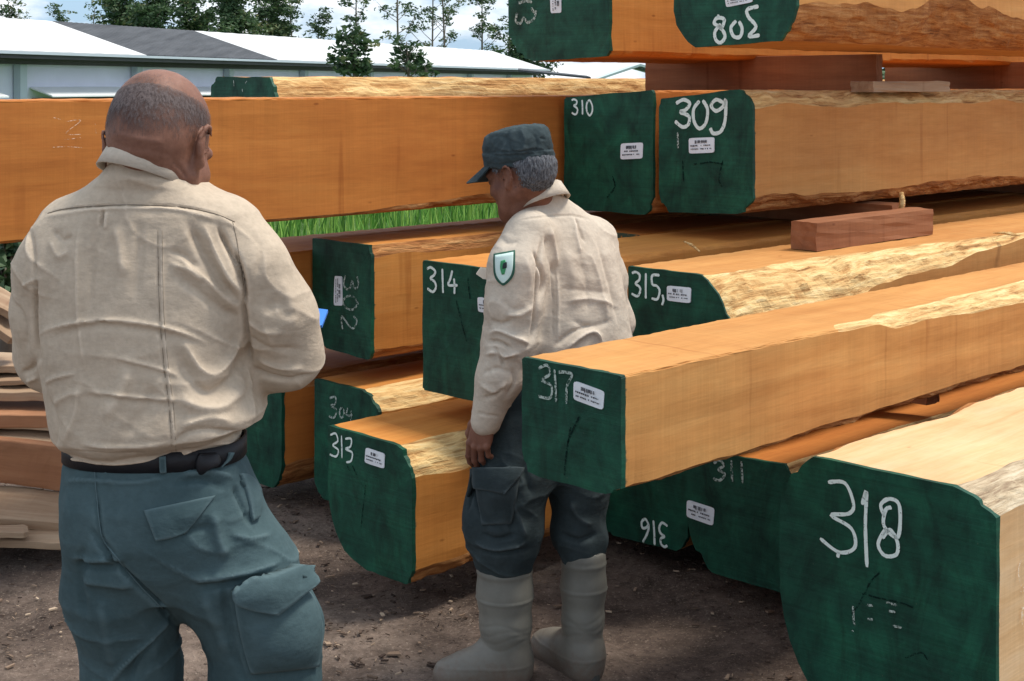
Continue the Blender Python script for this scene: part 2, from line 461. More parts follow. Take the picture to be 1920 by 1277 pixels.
            for k in range(nseg):
                k2 = (k + 1) % nseg
                f.append((k, nseg + k, nseg + k2, k2))
                for r0, r1 in zip(R, R[1:]): f.append((r0 * nseg + k, r0 * nseg + k2, r1 * nseg + k2, r1 * nseg + k))
                f.append((R[-1] * nseg + k, R[-1] * nseg + k2, ctr))
            mesh_obj('painted_end', v, f, M['paint'], o, world=False)
    def proj(s, px, py):
        """photo point -> (local y, local z) on the painted end"""
        d = np.array([(px - PX0) / F, 1.0]); k = np.dot(s.o, s.u) / np.dot(d, s.u)
        X = d * k; a = np.dot(X - s.o, s.w)
        return -a, CAMH - (py - HY) / F * k
    def side(s, px, py):
        """photo point -> (local x, local z) on the right hand long face"""
        d = np.array([(px - PX0) / F, 1.0]); o = s.o + s.w * s.W; k = np.dot(o, s.w) / np.dot(d, s.w)
        X = d * k; return np.dot(X - o, s.u), CAMH - (py - HY) / F * k
    def strokes(s, name, lines, mat, wpx=7, face='end', lift=.0085):
        if name != 'chalk_number' and len(lines) > 1:
            for ln in lines: s.strokes(name, [ln], mat, wpx, face, lift)
            return
        V = []; Fc = []; rg = random.Random(s.seed + len(lines))
        for ln in lines:
            pts = [np.array((s.proj if face == 'end' else s.side)(*p)) for p in catmull(ln)]
            sc = (np.dot(s.o, s.u) / s.u[1]) / F * .9
            b = len(V)
            for i, p in enumerate(pts):
                d = pts[min(i + 1, len(pts) - 1)] - pts[max(i - 1, 0)]; d = d / (np.linalg.norm(d) + 1e-9); nrm = np.array([-d[1], d[0]])
                w = wpx * sc * .5 * (.9 + .2 * rg.random()) * (.6 if i in (0, len(pts) - 1) else 1)
                for sg in (-1, 1):
                    q = p + nrm * w * sg
                    V.append((-lift, q[0], q[1]) if face == 'end' else (q[0], -s.W - .005, q[1]))
                if i: Fc.append((b + 2 * i - 2, b + 2 * i - 1, b + 2 * i + 1, b + 2 * i))
        mesh_obj(name, V, Fc, mat, s.root, world=False)
    def number(s, text, org, xv, yv, adv, wpx=6, mat='chalk', name='chalk_number'):
        lines = []
        rg = random.Random(sum(map(ord, text)) + s.seed)
        for i, ch in enumerate(text):
            o = (org[0] + adv[0] * i, org[1] + adv[1] * i)
            for st in GLYPH[ch]:
                lines.append([(o[0] + xv[0] * (p + rg.uniform(-.04, .04)) + yv[0] * (q + rg.uniform(-.03, .03)), o[1] + xv[1] * (p + rg.uniform(-.03, .03)) + yv[1] * (q + rg.uniform(-.03, .03))) for p, q in st])
        s.strokes(name, lines, M[mat], wpx)
    def paper(s, q, rows=3):
        """white paper tag, corner order TL TR BR BL in photo pixels"""
        Q = [np.array(s.proj(*p)) for p in q]
        bil = lambda a, b: Q[0] * (1 - a) * (1 - b) + Q[1] * a * (1 - b) + Q[2] * a * b + Q[3] * (1 - a) * b
        n = 8; v = []; f = []
        for j in range(n + 1):
            for i in range(n + 1):
                a, b = i / n, j / n
                # rounded corners and a slight curl
                ca = .028 * max(0, abs(a - .5) - .38) / .12 * max(0, abs(b - .5) - .38) / .12
                a2 = a + (.5 - a) * ca * 2; b2 = b + (.5 - b) * ca * 2
                p = bil(a2, b2); v.append((-.0095 - .0025 * math.sin(a * 3 + s.seed) * math.sin(b * 2 + s.seed), p[0], p[1]))
        f = [(j * (n + 1) + i, j * (n + 1) + i + 1, (j + 1) * (n + 1) + i + 1, (j + 1) * (n + 1) + i) for j in range(n) for i in range(n)]
        k = len(v); v += [(-.0065, x[1], x[2]) for x in v[:k]]
        f += [tuple(i + k for i in reversed(g)) for g in f]
        pt = mesh_obj('paper_tag', v, f, M['tag'], s.root, world=False)
        rg = random.Random(s.seed + 11); v = []; f = []
        vis = [(.16, .24, .26, .72, .024), (.46, .10, .08, .86, .05), (.68, .09, .10, .9, .04)]
        for (b0, hh, a0, a1, st) in vis:
            a = a0
            while a < a1:
                wd = st * rg.uniform(.4, 1.2)
                if rg.random() < .78:
                    k = len(v); h2 = hh * rg.uniform(.7, 1)
                    for (aa, bb) in ((a, b0), (min(a + wd, a1), b0), (min(a + wd, a1), b0 + h2), (a, b0 + h2)):
                        p = bil(aa, bb); v.append((-.0128, p[0], p[1]))
                    f.append((k, k + 1, k + 2, k + 3))
                a += wd + st * .35
        mesh_obj('print', v, f, M['ink'], pt, world=False)

def catmull(pts, n=6):
    if len(pts) < 3:
        return [(pts[0][0] + (pts[1][0] - pts[0][0]) * i / n, pts[0][1] + (pts[1][1] - pts[0][1]) * i / n) for i in range(n + 1)]
    out = []; p = [pts[0]] + list(pts) + [pts[-1]]
    for i in range(1, len(p) - 2):
        for k in range(n):
            u = k / n; o = []
            for d in (0, 1):
                a, b, c, e = p[i - 1][d], p[i][d], p[i + 1][d], p[i + 2][d]
                o.append(.5 * (2 * b + (c - a) * u + (2 * a - 5 * b + 4 * c - e) * u * u + (3 * b - a - 3 * c + e) * u ** 3))
            out.append(tuple(o))
    out.append(pts[-1]); return out

GLYPH = {
 '3': [[(.08, .1), (.45, .0), (.82, .12), (.78, .32), (.4, .46), (.8, .58), (.92, .78), (.6, 1.), (.02, .9)]],
 '1': [[(.5, 0), (.52, .5), (.5, 1)]],
 '0': [[(.5, 0), (.12, .25), (.08, .65), (.4, 1), (.8, .8), (.92, .35), (.6, .02), (.45, .02)]],
 '8': [[(.65, .42), (.25, .22), (.5, .0), (.9, .1), (.85, .5), (.9, .85), (.55, 1.), (.15, .82), (.4, .55), (.7, .3)]],
 '9': [[(.85, .1), (.5, 0), (.15, .15), (.25, .42), (.65, .38), (.85, .1), (.9, .5), (.75, .95), (.3, .98)]],
 '7': [[(.0, .08), (.5, .03), (.95, .08), (.75, .4), (.62, 1.)]],
 '4': [[(.45, 0), (.2, .35), (.05, .62), (.95, .58)], [(.62, .3), (.6, .7), (.62, 1.)]],
 '5': [[(.9, .02), (.25, .04), (.2, .42), (.65, .42), (.9, .65), (.7, .95), (.1, .95)]],
 '2': [[(.08, .25), (.4, 0), (.85, .18), (.7, .5), (.1, .98), (.95, .95)]],
 '6': [[(.8, 0), (.35, .3), (.1, .7), (.4, 1), (.85, .85), (.75, .6), (.3, .62), (.12, .8)]],
}
SAP, WANE, GREY = 1, 2, 3
Beams = {}

b = Beam('large round sided timber beam with green end chalked 318 at lower right', 5, left=1465, right=1870, Y=3.75, zt=(.752, .752), zb=(.06, .06), wood='wood_d', seed=18,
    cham={'TL': [(0, .10, .16, .55), (5, .13, .18, .5)], 'TR': [(0, .105, .05, .35), (1.5, .13, .07, .3), (5, .10, .06, .3)], 'BL': [(0, .26, .36, .72), (5, .24, .3, .7)], 'BR': [(0, .03, .03, .4)]},
    mats={'TL': WANE, 'TR': GREY, 'BL': WANE, 'BR': WANE})
b.strokes('chalk_number', [[(1556, 903), (1588, 905), (1604, 945), (1594, 962), (1562, 965), (1600, 990), (1606, 1025), (1577, 1034), (1541, 1008)], [(1576, 1034), (1574, 1044)],
    [(1620, 945), (1628, 921), (1626, 985), (1629, 1062)], [(1661, 965), (1655, 945), (1672, 934), (1690, 948), (1687, 1005), (1661, 985), (1664, 955), (1675, 950)], [(1664, 990), (1650, 1018), (1662, 1040), (1684, 1038), (1686, 1015), (1672, 992), (1658, 1008)]], M['chalk'], 6.5)
b.strokes('chalk_mark', [[(1603, 1135), (1604, 1160), (1607, 1172)], [(1628, 1133), (1640, 1134)], [(1630, 1159), (1640, 1160)], [(1670, 1144), (1682, 1146)], [(1678, 1172), (1694, 1175)], [(1665, 1128), (1685, 1133)], [(1601, 1180), (1603, 1184)]], M['chalk_pale'], 4)
b.strokes('crack', [[(1624, 1112), (1650, 1120), (1690, 1128), (1715, 1138)], [(1622, 1118), (1635, 1090), (1655, 1070)], [(1700, 1232), (1730, 1222), (1742, 1236)], [(1622, 1110), (1616, 1128), (1600, 1150)]], M['crack'], 3, lift=.0078)
b.strokes('chalk_scrawl', [[(1916, 1048), (1909, 1055), (1906, 1075), (1912, 1097), (1919, 1100)], [(1916, 1107), (1910, 1107)], [(1912, 1135), (1913, 1170)], [(1913, 1140), (1919, 1138)], [(1913, 1152), (1919, 1152)]], M['chalk_wood'], 3, face='side')
Beams['318'] = b

b = Beam('orange timber beam with green end chalked 317, jutting out in front of the capped man', 5.4, left=982, right=1168, Y=3.6, zt=(1.02, 1.02), zb=(.735, .735), wood='wood_c', seed=17,
    cham={'TR': [(0, .006, .006, .5), (.9, .008, .008, .5), (.98, .045, .012, .3), (1.12, .03, .012, .3), (1.25, .065, .035, .3), (1.8, .075, .045, .3), (2.6, .095, .065, .3), (5, .06, .05, .3)], 'BL': [(0, .06, .05, .45), (5, .05, .05, .4)],
          'BR': [(0, .05, .022, .3), (1.5, .06, .03, .3), (5, .05, .04, .3)], 'TL': [(0, .006, .006, .5)]}, mats={'TR': SAP, 'BL': WANE, 'BR': WANE})
b.strokes('chalk_number', [[(1014, 690), (1030, 684), (1036, 700), (1020, 712), (1038, 722), (1036, 745), (1014, 742)], [(1044, 692), (1046, 720), (1047, 753)], [(1051, 697), (1064, 697), (1077, 702), (1068, 722), (1066, 756)]], M['chalk_pale'], 6)
b.paper([(1082, 713), (1137, 733), (1135, 768), (1080, 748)])
b.strokes('crack', [[(1074, 800), (1066, 850), (1062, 890)], [(1090, 780), (1076, 810), (1068, 830)]], M['crack'], 5, lift=.0078)
Beams['317'] = b

b = Beam('squared timber beam with green end chalked 316 upside down, low behind the capped man', 5, left=1132, right=1292, Y=5.2, zt=(.55, .55), zb=(.085, .1), wood='wood_b', seed=16, cham={'BL': [(0, .06, .05, .4)], 'BR': [(0, .05, .05, .4)]}, mats={'BL': WANE, 'BR': WANE})
b.number('316', (1256, 1026), (-17, -2), (-2, -46), (-17, -4), 5)
Beams['316'] = b
b = Beam('dark shaded timber beam with green end chalked 311, tucked under the jutting beam', 5, left=1290, right=1497, Y=4.85, zt=(.475, .50), zb=(.085, .085), wood='wood_b', seed=11,
    cham={'TR': [(0, .05, .10, .4), (5, .06, .1, .4)], 'BL': [(0, .10, .16, .5)], 'BR': [(0, .05, .05, .4)], 'TL': [(0, .02, .02, .4)]}, mats={'TR': SAP, 'BL': WANE, 'BR': WANE})
b.strokes('chalk_number', [[(1341, 868), (1352, 862), (1360, 872), (1350, 880), (1362, 888), (1352, 900), (1340, 896)], [(1374, 862), (1376, 902)], [(1393, 864), (1395, 905)]], M['chalk_pale'], 5)
b.paper([(1292, 936), (1342, 952), (1340, 985), (1290, 968)])
Beams['311'] = b
Beams['312'] = Beam('reddish timber beam lying low in the shade between the 311 and 318 beams', painted=False, L=4.2, right=2142, Y=5.9, width=.36, zt=(.60, .60), zb=(.085, .085), wood='wood_b', seed=12, cham={'TR': [(0, .03, .03, .4)]}, mats={'TR': WANE})

b = Beam('short looking timber beam with green end chalked 313, standing out low at centre', 5, left=618, right=775, Y=4.9, zt=(.544, .536), zb=(.10, .105), wood='wood_a', seed=13,
    cham={'TR': [(0, .085, .10, .35), (1.2, .08, .09, .3), (5, .07, .08, .3)], 'BL': [(0, .24, .20, .72), (5, .22, .18, .7)], 'BR': [(0, .04, .05, .4), (5, .08, .05, .4)], 'TL': [(0, .006, .006, .5)]}, mats={'TR': SAP, 'BL': WANE, 'BR': WANE})
b.strokes('chalk_number', [[(623, 815), (633, 812), (637, 826), (628, 834), (638, 843), (634, 855), (622, 851)], [(644, 816), (645, 858)], [(651, 822), (662, 822), (661, 836), (652, 841), (664, 848), (662, 863), (653, 866)]], M['chalk'], 5)
b.paper([(690, 838), (725, 850), (724, 878), (688, 866)])
b.strokes('crack', [[(662, 868), (672, 890)], [(690, 900), (684, 950), (680, 990)], [(652, 868), (660, 884)]], M['crack'], 3, lift=.0078)
Beams['313'] = b
b = Beam('timber beam with green end chalked 304 half hidden behind the 313 beam', 5, left=592, right=712, Y=5.67, zt=(.545, .545), zb=(.085, .085), wood='wood_a', seed=4, cham={'TR': [(0, .10, .07, .4), (5, .1, .1, .4)], 'TL': [(0, .006, .006, .5)], 'BL': [(0, .06, .06, .5)]}, mats={'TR': SAP, 'BL': WANE})
b.strokes('chalk_number', [[(621, 746), (632, 744), (632, 756), (624, 760), (634, 768), (630, 782), (620, 780)], [(645, 762), (640, 770), (642, 782), (648, 778), (648, 764)], [(655, 764), (653, 778), (664, 778)], [(662, 768), (661, 788)]], M['chalk_pale'], 5)
Beams['304'] = b
Beams['303'] = Beam('round sided timber beam with plain green end low behind the bald man', 5, right=530, Y=5.74, width=.52, zt=(.53, .53), zb=(.085, .085), wood='wood_b', seed=3, cham={'TR': [(0, .03, .05, .5)], 'BR': [(0, .06, .10, .6), (5, .06, .1, .5)], 'BL': [(0, .15, .15, .6)]}, mats={'TR': WANE, 'BR': WANE, 'BL': WANE})

b = Beam('timber beam with green end chalked 314 in the second layer behind the capped man', 7.5, left=795, right=955, Y=5.07, zt=(1.084, 1.084), zb=(.63, .63), wood='wood_a', seed=14, cham={'BR': [(0, .05, .05, .4)], 'TL': [(0, .006, .006, .5)], 'TR': [(0, .02, .02, .5)]}, mats={'BR': WANE})
b.number('314', (803, 500), (19, 3), (1, 44), (20, 3), 6)
b.paper([(900, 556), (938, 562), (938, 589), (900, 584)])
b.strokes('crack', [[(858, 562), (870, 610), (878, 640)], [(880, 520), (884, 560)]], M['crack'], 4, lift=.0078)
Beams['314'] = b
b = Beam('timber beam with green end chalked 315 and a pale split edge, second layer', 7.5, left=1180, right=1382, Y=4.9, zt=(1.085, 1.082), zb=(.65, .65), wood='wood_c', seed=15,
    cham={'TR': [(0, .135, .20, .45), (.35, .15, .22, .42), (.6, .13, .17, .4), (.85, .12, .10, .38), (1.3, .10, .085, .35), (1.7, .06, .04, .3), (2.1, .02, .015, .3), (5, .03, .03, .3)], 'TL': [(0, .006, .006, .5)], 'BR': [(0, .04, .05, .4)]}, mats={'TR': SAP, 'BR': WANE})
b.number('315', (1186, 508), (19, 2), (1, 46), (18, 3), 5)
b.strokes('chalk_mark', [[(1245, 552), (1247, 562), (1244, 572)]], M['chalk'], 5)
b.paper([(1254, 535), (1299, 539), (1298, 568), (1253, 563)])
Beams['315'] = b
b = Beam('timber beam with green end chalked 302 sideways, second layer left', 5, left=588, right=698, Y=5.79, zt=(1.085, 1.085), zb=(.66, .645), wood='wood_a', seed=2, cham={'TR': [(0, .015, .05, .3), (5, .02, .05, .3)], 'BL': [(0, .09, .08, .5)], 'BR': [(0, .03, .04, .4), (5, .06, .06, .4)], 'TL': [(0, .006, .006, .5)]}, mats={'TR': WANE, 'BL': WANE, 'BR': WANE})
b.number('302', (676, 515), (0, 30), (-28, 0), (-2, 37), 5, 'chalk_pale')
b.paper([(645, 518), (645, 573), (630, 572), (630, 517)])
Beams['302'] = b
Beams['301'] = Beam('dark reddish timber beam left of the 302 beam, end hidden by the bald man', 5, right=530, Y=5.70, width=.5, zt=(1.035, 1.035), zb=(.65, .65), wood='wood_b', seed=1)

Beams['313b'] = Beam('shaded timber beam in the dark gap under the 309 and 310 timbers', 5.0, right=1200, Y=5.97, width=.36, zt=(1.08, 1.08), zb=(.65, .65), wood='wood_b', seed=23, painted=False)
b = Beam('timber beam with large 309 chalked on its green end, third layer', 5.4, left=1237, right=1413, Y=5.92, zt=(1.642, 1.69), zb=(1.18, 1.20), wood='wood_c', seed=9,
    cham={'TL': [(0, .02, .03, .5)], 'TR': [(0, .07, .085, .4), (.3, .10, .07, .35), (5, .10, .07, .3)], 'BR': [(0, .07, .06, .4), (.8, .06, .045, .3), (1.6, .05, .07, .35), (2.6, .05, .03, .3), (5, .05, .06, .3)], 'BL': [(0, .05, .07, .5)]}, mats={'TR': SAP, 'BR': WANE, 'BL': WANE, 'TL': WANE})
b.strokes('chalk_number', [[(1270, 194), (1284, 187), (1296, 194), (1288, 206), (1278, 210), (1294, 218), (1293, 233), (1282, 238), (1268, 227)], [(1314, 189), (1303, 205), (1304, 228), (1314, 241), (1326, 230), (1329, 205), (1320, 188)],
    [(1358, 192), (1345, 187), (1336, 198), (1345, 208), (1358, 200), (1363, 188), (1362, 225), (1354, 246), (1340, 250), (1334, 240)]], M['chalk'], 7)
b.strokes('chalk_mark', [[(1273, 248), (1274, 278)]], M['chalk_pale'], 4)
b.paper([(1294, 259), (1342, 257), (1342, 286), (1294, 288)])
b.strokes('crack', [[(1302, 308), (1320, 306), (1335, 304), (1360, 308)], [(1358, 300), (1350, 335), (1356, 350)], [(1282, 300), (1284, 340)]], M['crack'], 3, lift=.0078)
Beams['309'] = b
b = Beam('timber beam with small 310 chalked on its green end, third layer left of 309', 5.4, left=1060, right=1226, Y=6.29, zt=(1.646, 1.68), zb=(1.16, 1.165), wood='wood_b', seed=10, cham={'BL': [(0, .05, .05, .5)], 'TR': [(0, .01, .012, .5)], 'BR': [(0, .05, .08, .5)]}, mats={'BL': WANE, 'BR': WANE})
b.number('310', (1073, 186), (13, 0), (1, 28), (14, 1), 4, 'chalk')
b.paper([(1167, 269), (1208, 267), (1207, 297), (1166, 299)])
b.strokes('crack', [[(1150, 330), (1155, 350), (1140, 370)]], M['crack'], 4, lift=.0078)
Beams['310'] = b
b = Beam('long orange timber beam running across the left of the picture behind the bald man', 7.5, right=-150, Y=4.344, width=.45, zt=(1.652, 1.652), zb=(1.2, 1.2), wood='wood_b', seed=21, cham={'BR': [(0, .02, .01, .4), (1.6, .02, .012, .4), (2.2, .05, .04, .35), (5, .09, .03, .35)], 'TR': [(0, .006, .006, .5)]}, mats={'BR': WANE})
b.strokes('chalk_scrawl', [[(98, 220), (112, 224)], [(122, 228), (150, 226), (122, 250), (150, 252)], [(97, 276), (125, 275), (155, 277)], [(177, 232), (179, 250)], [(120, 262), (150, 258)]], M['chalk_wood'], 2, face='side')
b = Beam('timber beam with dark green end and pale hacked top edge, behind the long orange beam', 5.6, left=398, right=520, Y=6.19, zt=(1.735, 1.735), zb=(1.25, 1.25), wood='wood_a', seed=22, cham={'TR': [(0, .05, .12, .35), (5, .08, .16, .3)], 'TL': [(0, .05, .05, .4)]}, mats={'TR': SAP, 'TL': WANE})
b.strokes('chalk_mark', [[(441, 150), (442, 162)], [(462, 158), (466, 152)], [(457, 166), (458, 172)]], M['chalk_pale'], 3)

b = Beam('thick timber beam with 308 chalked upside down on its green end, topmost layer', 5.4, left=1265, right=1495, Y=5.6, zt=(2.42, 2.42), zb=(1.842, 1.866), wood='wood_c', seed=8,
    cham={'BL': [(0, .11, .15, .45), (5, .1, .12, .4)], 'BR': [(0, .07, .12, .4), (.6, .10, .14, .4), (1.2, .12, .17, .4), (2, .12, .12, .4), (5, .12, .1, .4)]}, mats={'BL': WANE, 'BR': WANE})
b.strokes('chalk_number', [[(1427, 66), (1407, 68), (1420, 50), (1406, 32), (1404, 18), (1425, 12)], [(1383, 39), (1373, 52), (1378, 68), (1390, 69), (1394, 54), (1388, 40)],
    [(1354, 45), (1343, 60), (1345, 75), (1354, 80), (1362, 68), (1354, 52), (1342, 44), (1347, 34), (1360, 36), (1358, 48), (1352, 56)], [(1347, 30), (1351, 32)]], M['chalk'], 7)
b.paper([(1362, -8), (1412, -14), (1414, 4), (1364, 14)])
Beams['308'] = b
b = Beam('thick timber beam with sideways chalk marks on its green end, topmost layer on the left', 5.4, left=955, right=1145, Y=6.5, zt=(2.42, 2.42), zb=(1.80, 1.825), wood='wood_a', seed=7, cham={'BL': [(0, .16, .13, .35)], 'BR': [(0, .02, .02, .4)]}, mats={'BL': WANE})
b.strokes('chalk_number', [[(972, 24), (970, 40), (978, 44), (984, 34), (992, 42), (1003, 36), (1008, 20)], [(975, 6), (988, 2), (1000, 4)], [(998, 14), (1004, 24)]], M['chalk_pale'], 6)
b.paper([(1055, -22), (1055, 24), (1035, 25), (1034, -20)])
Beams['307'] = b

# ------------------------------------------------------------------ bearers between the layers
ANG = math.radians(45)
UX = Vector((math.sin(ANG), math.cos(ANG), 0)); WX = Vector((math.cos(ANG), -math.sin(ANG), 0))
def rough_block(name, ctr, along, L, W, Hh, mat, label, cat, group=None, seed=0):
    """sawn block, its long axis along the given horizontal direction, resting with its bottom at ctr.z"""
    a = Vector(along).normalized(); c = Vector((0, 0, 1)).cross(a) if abs(a.z) < .2 else Vector((0, 1, 0)); up = a.cross(c)
    bm = bmesh.new(); bmesh.ops.create_cube(bm, size=1)
    bmesh.ops.subdivide_edges(bm, edges=bm.edges[:], cuts=5, use_grid_fill=True)
    for v in bm.verts:
        e = sum(1 for k in v.co if abs(abs(k) - .5) < 1e-4)
        n = mnoise.noise_vector((v.co.x * 4 + seed * 3, v.co.y * 4, v.co.z * 4 + seed)) * .004
        v.co = Vector((v.co.x * L, v.co.y * W, (v.co.z + .5) * Hh)) + n * (1.4 if e > 1 else 1)
    me = bpy.data.meshes.new(name); bm.to_mesh(me); bm.free(); me.materials.append(M[mat])
    o = bpy.data.objects.new(name, me); COL.objects.link(o)
    R = Matrix((a, c, up)).transposed().to_4x4(); R.translation = Vector(ctr)
    o.location = R.to_translation(); o.rotation_euler = R.to_euler()
    return tag(o, label, cat, group)
def UW(u, w, z):  # along / across coordinates of the stack
    return UX * u + WX * w + Vector((0, 0, z))
def uw_of(X, Y): return (X * UX.x + Y * UX.y, X * WX.x + Y * WX.y)
G = 'wooden bearers between the timber layers'
# bearers on the ground under the bottom layer
rough_block('bearer', UW(4.75, -4.0, 0.0), WX, 2.2, .11, .085, 'bearer', 'low bearer on the dirt, front one under the bottom timbers', 'bearer', G, 1)
rough_block('bearer', UW(6.4, -3.6, 0.0), WX, 3.4, .11, .085, 'bearer', 'low bearer on the dirt, rear one under the bottom timbers', 'bearer', G, 2)
rough_block('bearer', UW(3.95, -2.0, 0.0), WX, .7, .12, .06, 'bearer', 'short bearer on the dirt under the 318 timber', 'bearer', G, 14)
# between layers one and two
rough_block('bearer', UW(4.75, -3.9, .55), WX, 2.6, .09, .085, 'bearer', 'shaded bearer between bottom and second layer', 'bearer', G, 3)
rough_block('bearer', UW(7.0, -3.9, .55), WX, 3.2, .09, .085, 'bearer', 'deep shaded rear bearer between bottom and second layer', 'bearer', G, 4)
# carrying the jutting 317
rough_block('bearer', UW(6.4, -2.42, .60), WX, .5, .12, .13, 'bearer', 'small bearer block holding up the jutting 317 beam', 'bearer', G, 5)
rough_block('bearer', UW(7.7, -2.45, .60), WX, .6, .12, .13, 'bearer', 'rear bearer block under the far end of the 317 beam', 'bearer', G, 6)
# between layers two and three: a short block along the timber with a cross bearer on it
k0 = P(1500, 478, 5.26); k1 = P(1752, 440, 6.02)
mid = (Vector(k0) + Vector(k1)) / 2
rough_block('wood_block', Vector((mid.x - .02, mid.y + .02, 1.087)), UX, .86, .11, .105, 'bearer', 'short reddish block lying lengthwise on the 315 timber', 'wood block', None, 7)
rough_block('bearer', UW(5.55, -4.35, 1.09), WX, 2.3, .11, .10, 'bearer', 'dark cross bearer under the 309 and 310 timbers', 'bearer', G, 8)
rough_block('bearer', UW(7.9, -4.3, 1.09), WX, 3.0, .11, .10, 'bearer', 'far rear bearer between second and third layer', 'bearer', G, 9)
rough_block('bearer', UW(5.66, -4.02, 1.672), WX, 1.32, .05, .165, 'bearer', 'tall reddish bearer under the 308 timber, on top of the 309 timber', 'bearer', G, 10)
rough_block('bearer', UW(8.3, -4.0, 1.672), WX, 1.7, .12, .165, 'bearer', 'rear bearer below the topmost timbers', 'bearer', G, 11)
rough_block('plank', UW(5.75, -3.30, 1.672), UX, .66, .11, .045, 'slab', 'short grey brown plank lying on the 309 timber', 'plank', None, 12)
mb = MB(); c = Vector(P(1690, 385, 6.05))
mb.tube([c + Vector((0, 0, .055)), c + Vector((.004, 0, .02)), c + Vector((-.002, -.004, -.02)), c + Vector((.002, 0, -.055))], [.010, .013, .011, .006], 6)
tag(mb.build('splinter', M['sap'], smooth=True), 'thin pale splinter standing against the cross bearer below the 309 timber', 'splinter')
# loose splinters on top of 315
for i, (a, bb) in enumerate((((1862, 425), (1905, 428)), ((1872, 419), (1912, 424)), ((1282, 452), (1312, 475)))):
    mb = MB(); Y = 5.9 if i < 2 else 5.35
    p, q = Vector(P(a[0], a[1], Y)), Vector(P(bb[0], bb[1], Y - .1))
    p.z = q.z = 1.094
    if i == 2: p.z = 1.12
    mb.tube([p, (p + q) / 2 + Vector((0, 0, .006)), q], [.002, .006, .003], 5)
    tag(mb.build('splinter', M['sap']), ['upper of two thin pale splinters on the 315 timber at the right edge', 'lower of two thin pale splinters on the 315 timber at the right edge', 'thin splinter leaning up in the shade left of the reddish block'][i], 'splinter')

# ------------------------------------------------------------------ pile of slab offcuts at the left edge
def slab(pxr, pyr, Yr, length, thick, depth, yaw, roll, mat, label, seed, tilt=0.0):
    """offcut whose right end sits at the photo point (top right corner); runs to the left"""
    R = Matrix.Rotation(math.radians(yaw), 4, 'Z') @ Matrix.Rotation(math.radians(tilt), 4, 'Y') @ Matrix.Rotation(math.radians(roll), 4, 'X')
    n = 60; V = []; Fc = []; m = 24
    for i in range(n + 1):
        x = -length * i / n
        for k in range(m):
            a = 2 * math.pi * k / m; c, s = math.cos(a), math.sin(a)
            y = depth / 2 * (abs(c) ** .16) * (1 if c > 0 else -1); z = thick / 2 * (abs(s) ** .2) * (1 if s > 0 else -1)
            if z > 0: z *= 1 + .15 * mnoise.noise((x * 2, seed, y * 4))
            d = mnoise.fractal((x * 6 + seed, y * 9, z * 9), 1, 2, 4) * .005
            tp = 1 - .25 * (1 if i == 0 else 0)
            V.append((x + (.02 * mnoise.noise((k, seed, 0)) if i == 0 else 0), y * tp + d, z * tp + d + .003 * math.sin(x * 2 + seed)))
        if i:
            for k in range(m): Fc.append(((i - 1) * m + k, i * m + k, i * m + (k + 1) % m, (i - 1) * m + (k + 1) % m))
    Fc.append(tuple(range(m - 1, -1, -1))); Fc.append(tuple(n * m + k for k in range(m)))
    o = mesh_obj('slab_offcut', V, Fc, M[mat], smooth=False)
    p = P(pxr, pyr, Yr); o.location = (p[0], p[1], p[2] - thick / 2); o.rotation_euler = R.to_euler()
    return tag(o, label, 'slab offcut', 'slab offcuts piled at the left edge')
for (px_, py_, Y_, L_, th_, dp_, yaw_, roll_, mt_, lb_, tilt_) in (
    (150, 1000, 5.16, 1.5, .030, .13, 3, 6, 'slab', 'narrow pale offcut lying flat on the dirt in front of the pile', 2),
    (168, 955, 5.30, 1.6, .045, .24, 4, 10, 'slab', 'pale bark edged offcut leaning at the foot of the pile', 7),
    (150, 945, 5.62, 1.5, .09, .35, -4, 0, 'slab_red', 'dark offcut at the back bottom of the offcut pile', 0),
    (178, 842, 5.42, 1.6, .165, .06, 5, 3, 'slab_red', 'wide reddish sawn board on edge, sloping across the offcut pile', 9),
    (160, 862, 5.60, 1.5, .028, .30, 2, 5, 'slab', 'thin pale strip just behind the top of the reddish board', 4),
    (162, 842, 5.64, 1.5, .030, .34, 1, 6, 'slab', 'thin grey brown plank second above the reddish board', 2),
    (165, 806, 5.60, 1.5, .055, .30, 0, 12, 'slab', 'thick pale plank with whitish scuffed edge, middle of the pile', 3),
    (160, 776, 5.66, 1.5, .022, .30, -3, 4, 'slab', 'very thin plank wedged in the middle of the pile', 1),
    (160, 757, 5.68, 1.5, .060, .32, 3, 0, 'slab_red', 'flat offcut with straight reddish edge in the pile', 0),
    (160, 716, 5.72, 1.4, .040, .30, -2, 7, 'slab', 'brown plank near the top of the pile', 2),
    (158, 690, 5.76, 1.4, .024, .26, 4, 3, 'slab', 'thin plank second from the top of the pile', -2),
    (155, 674, 5.80, 1.4, .030, .28, 2, 0, 'slab', 'top flat offcut of the pile at the left edge', 1),
    (42, 575, 5.75, 1.0, .035, .16, 10, 14, 'slab', 'pale offcut leaning up steeply at the left edge', 28),
    (38, 625, 5.70, 1.0, .030, .14, 2, 10, 'slab', 'pale narrow offcut leaning under the steep one', 36),
    (52, 992, 5.10, .9, .022, .08, 20, 0, 'slab', 'thin pale splintered strip lying crooked on the dirt', 5)):
    slab(px_, py_, Y_, L_, th_, dp_, yaw_, roll_, mt_, lb_, py_ * .37, tilt_)

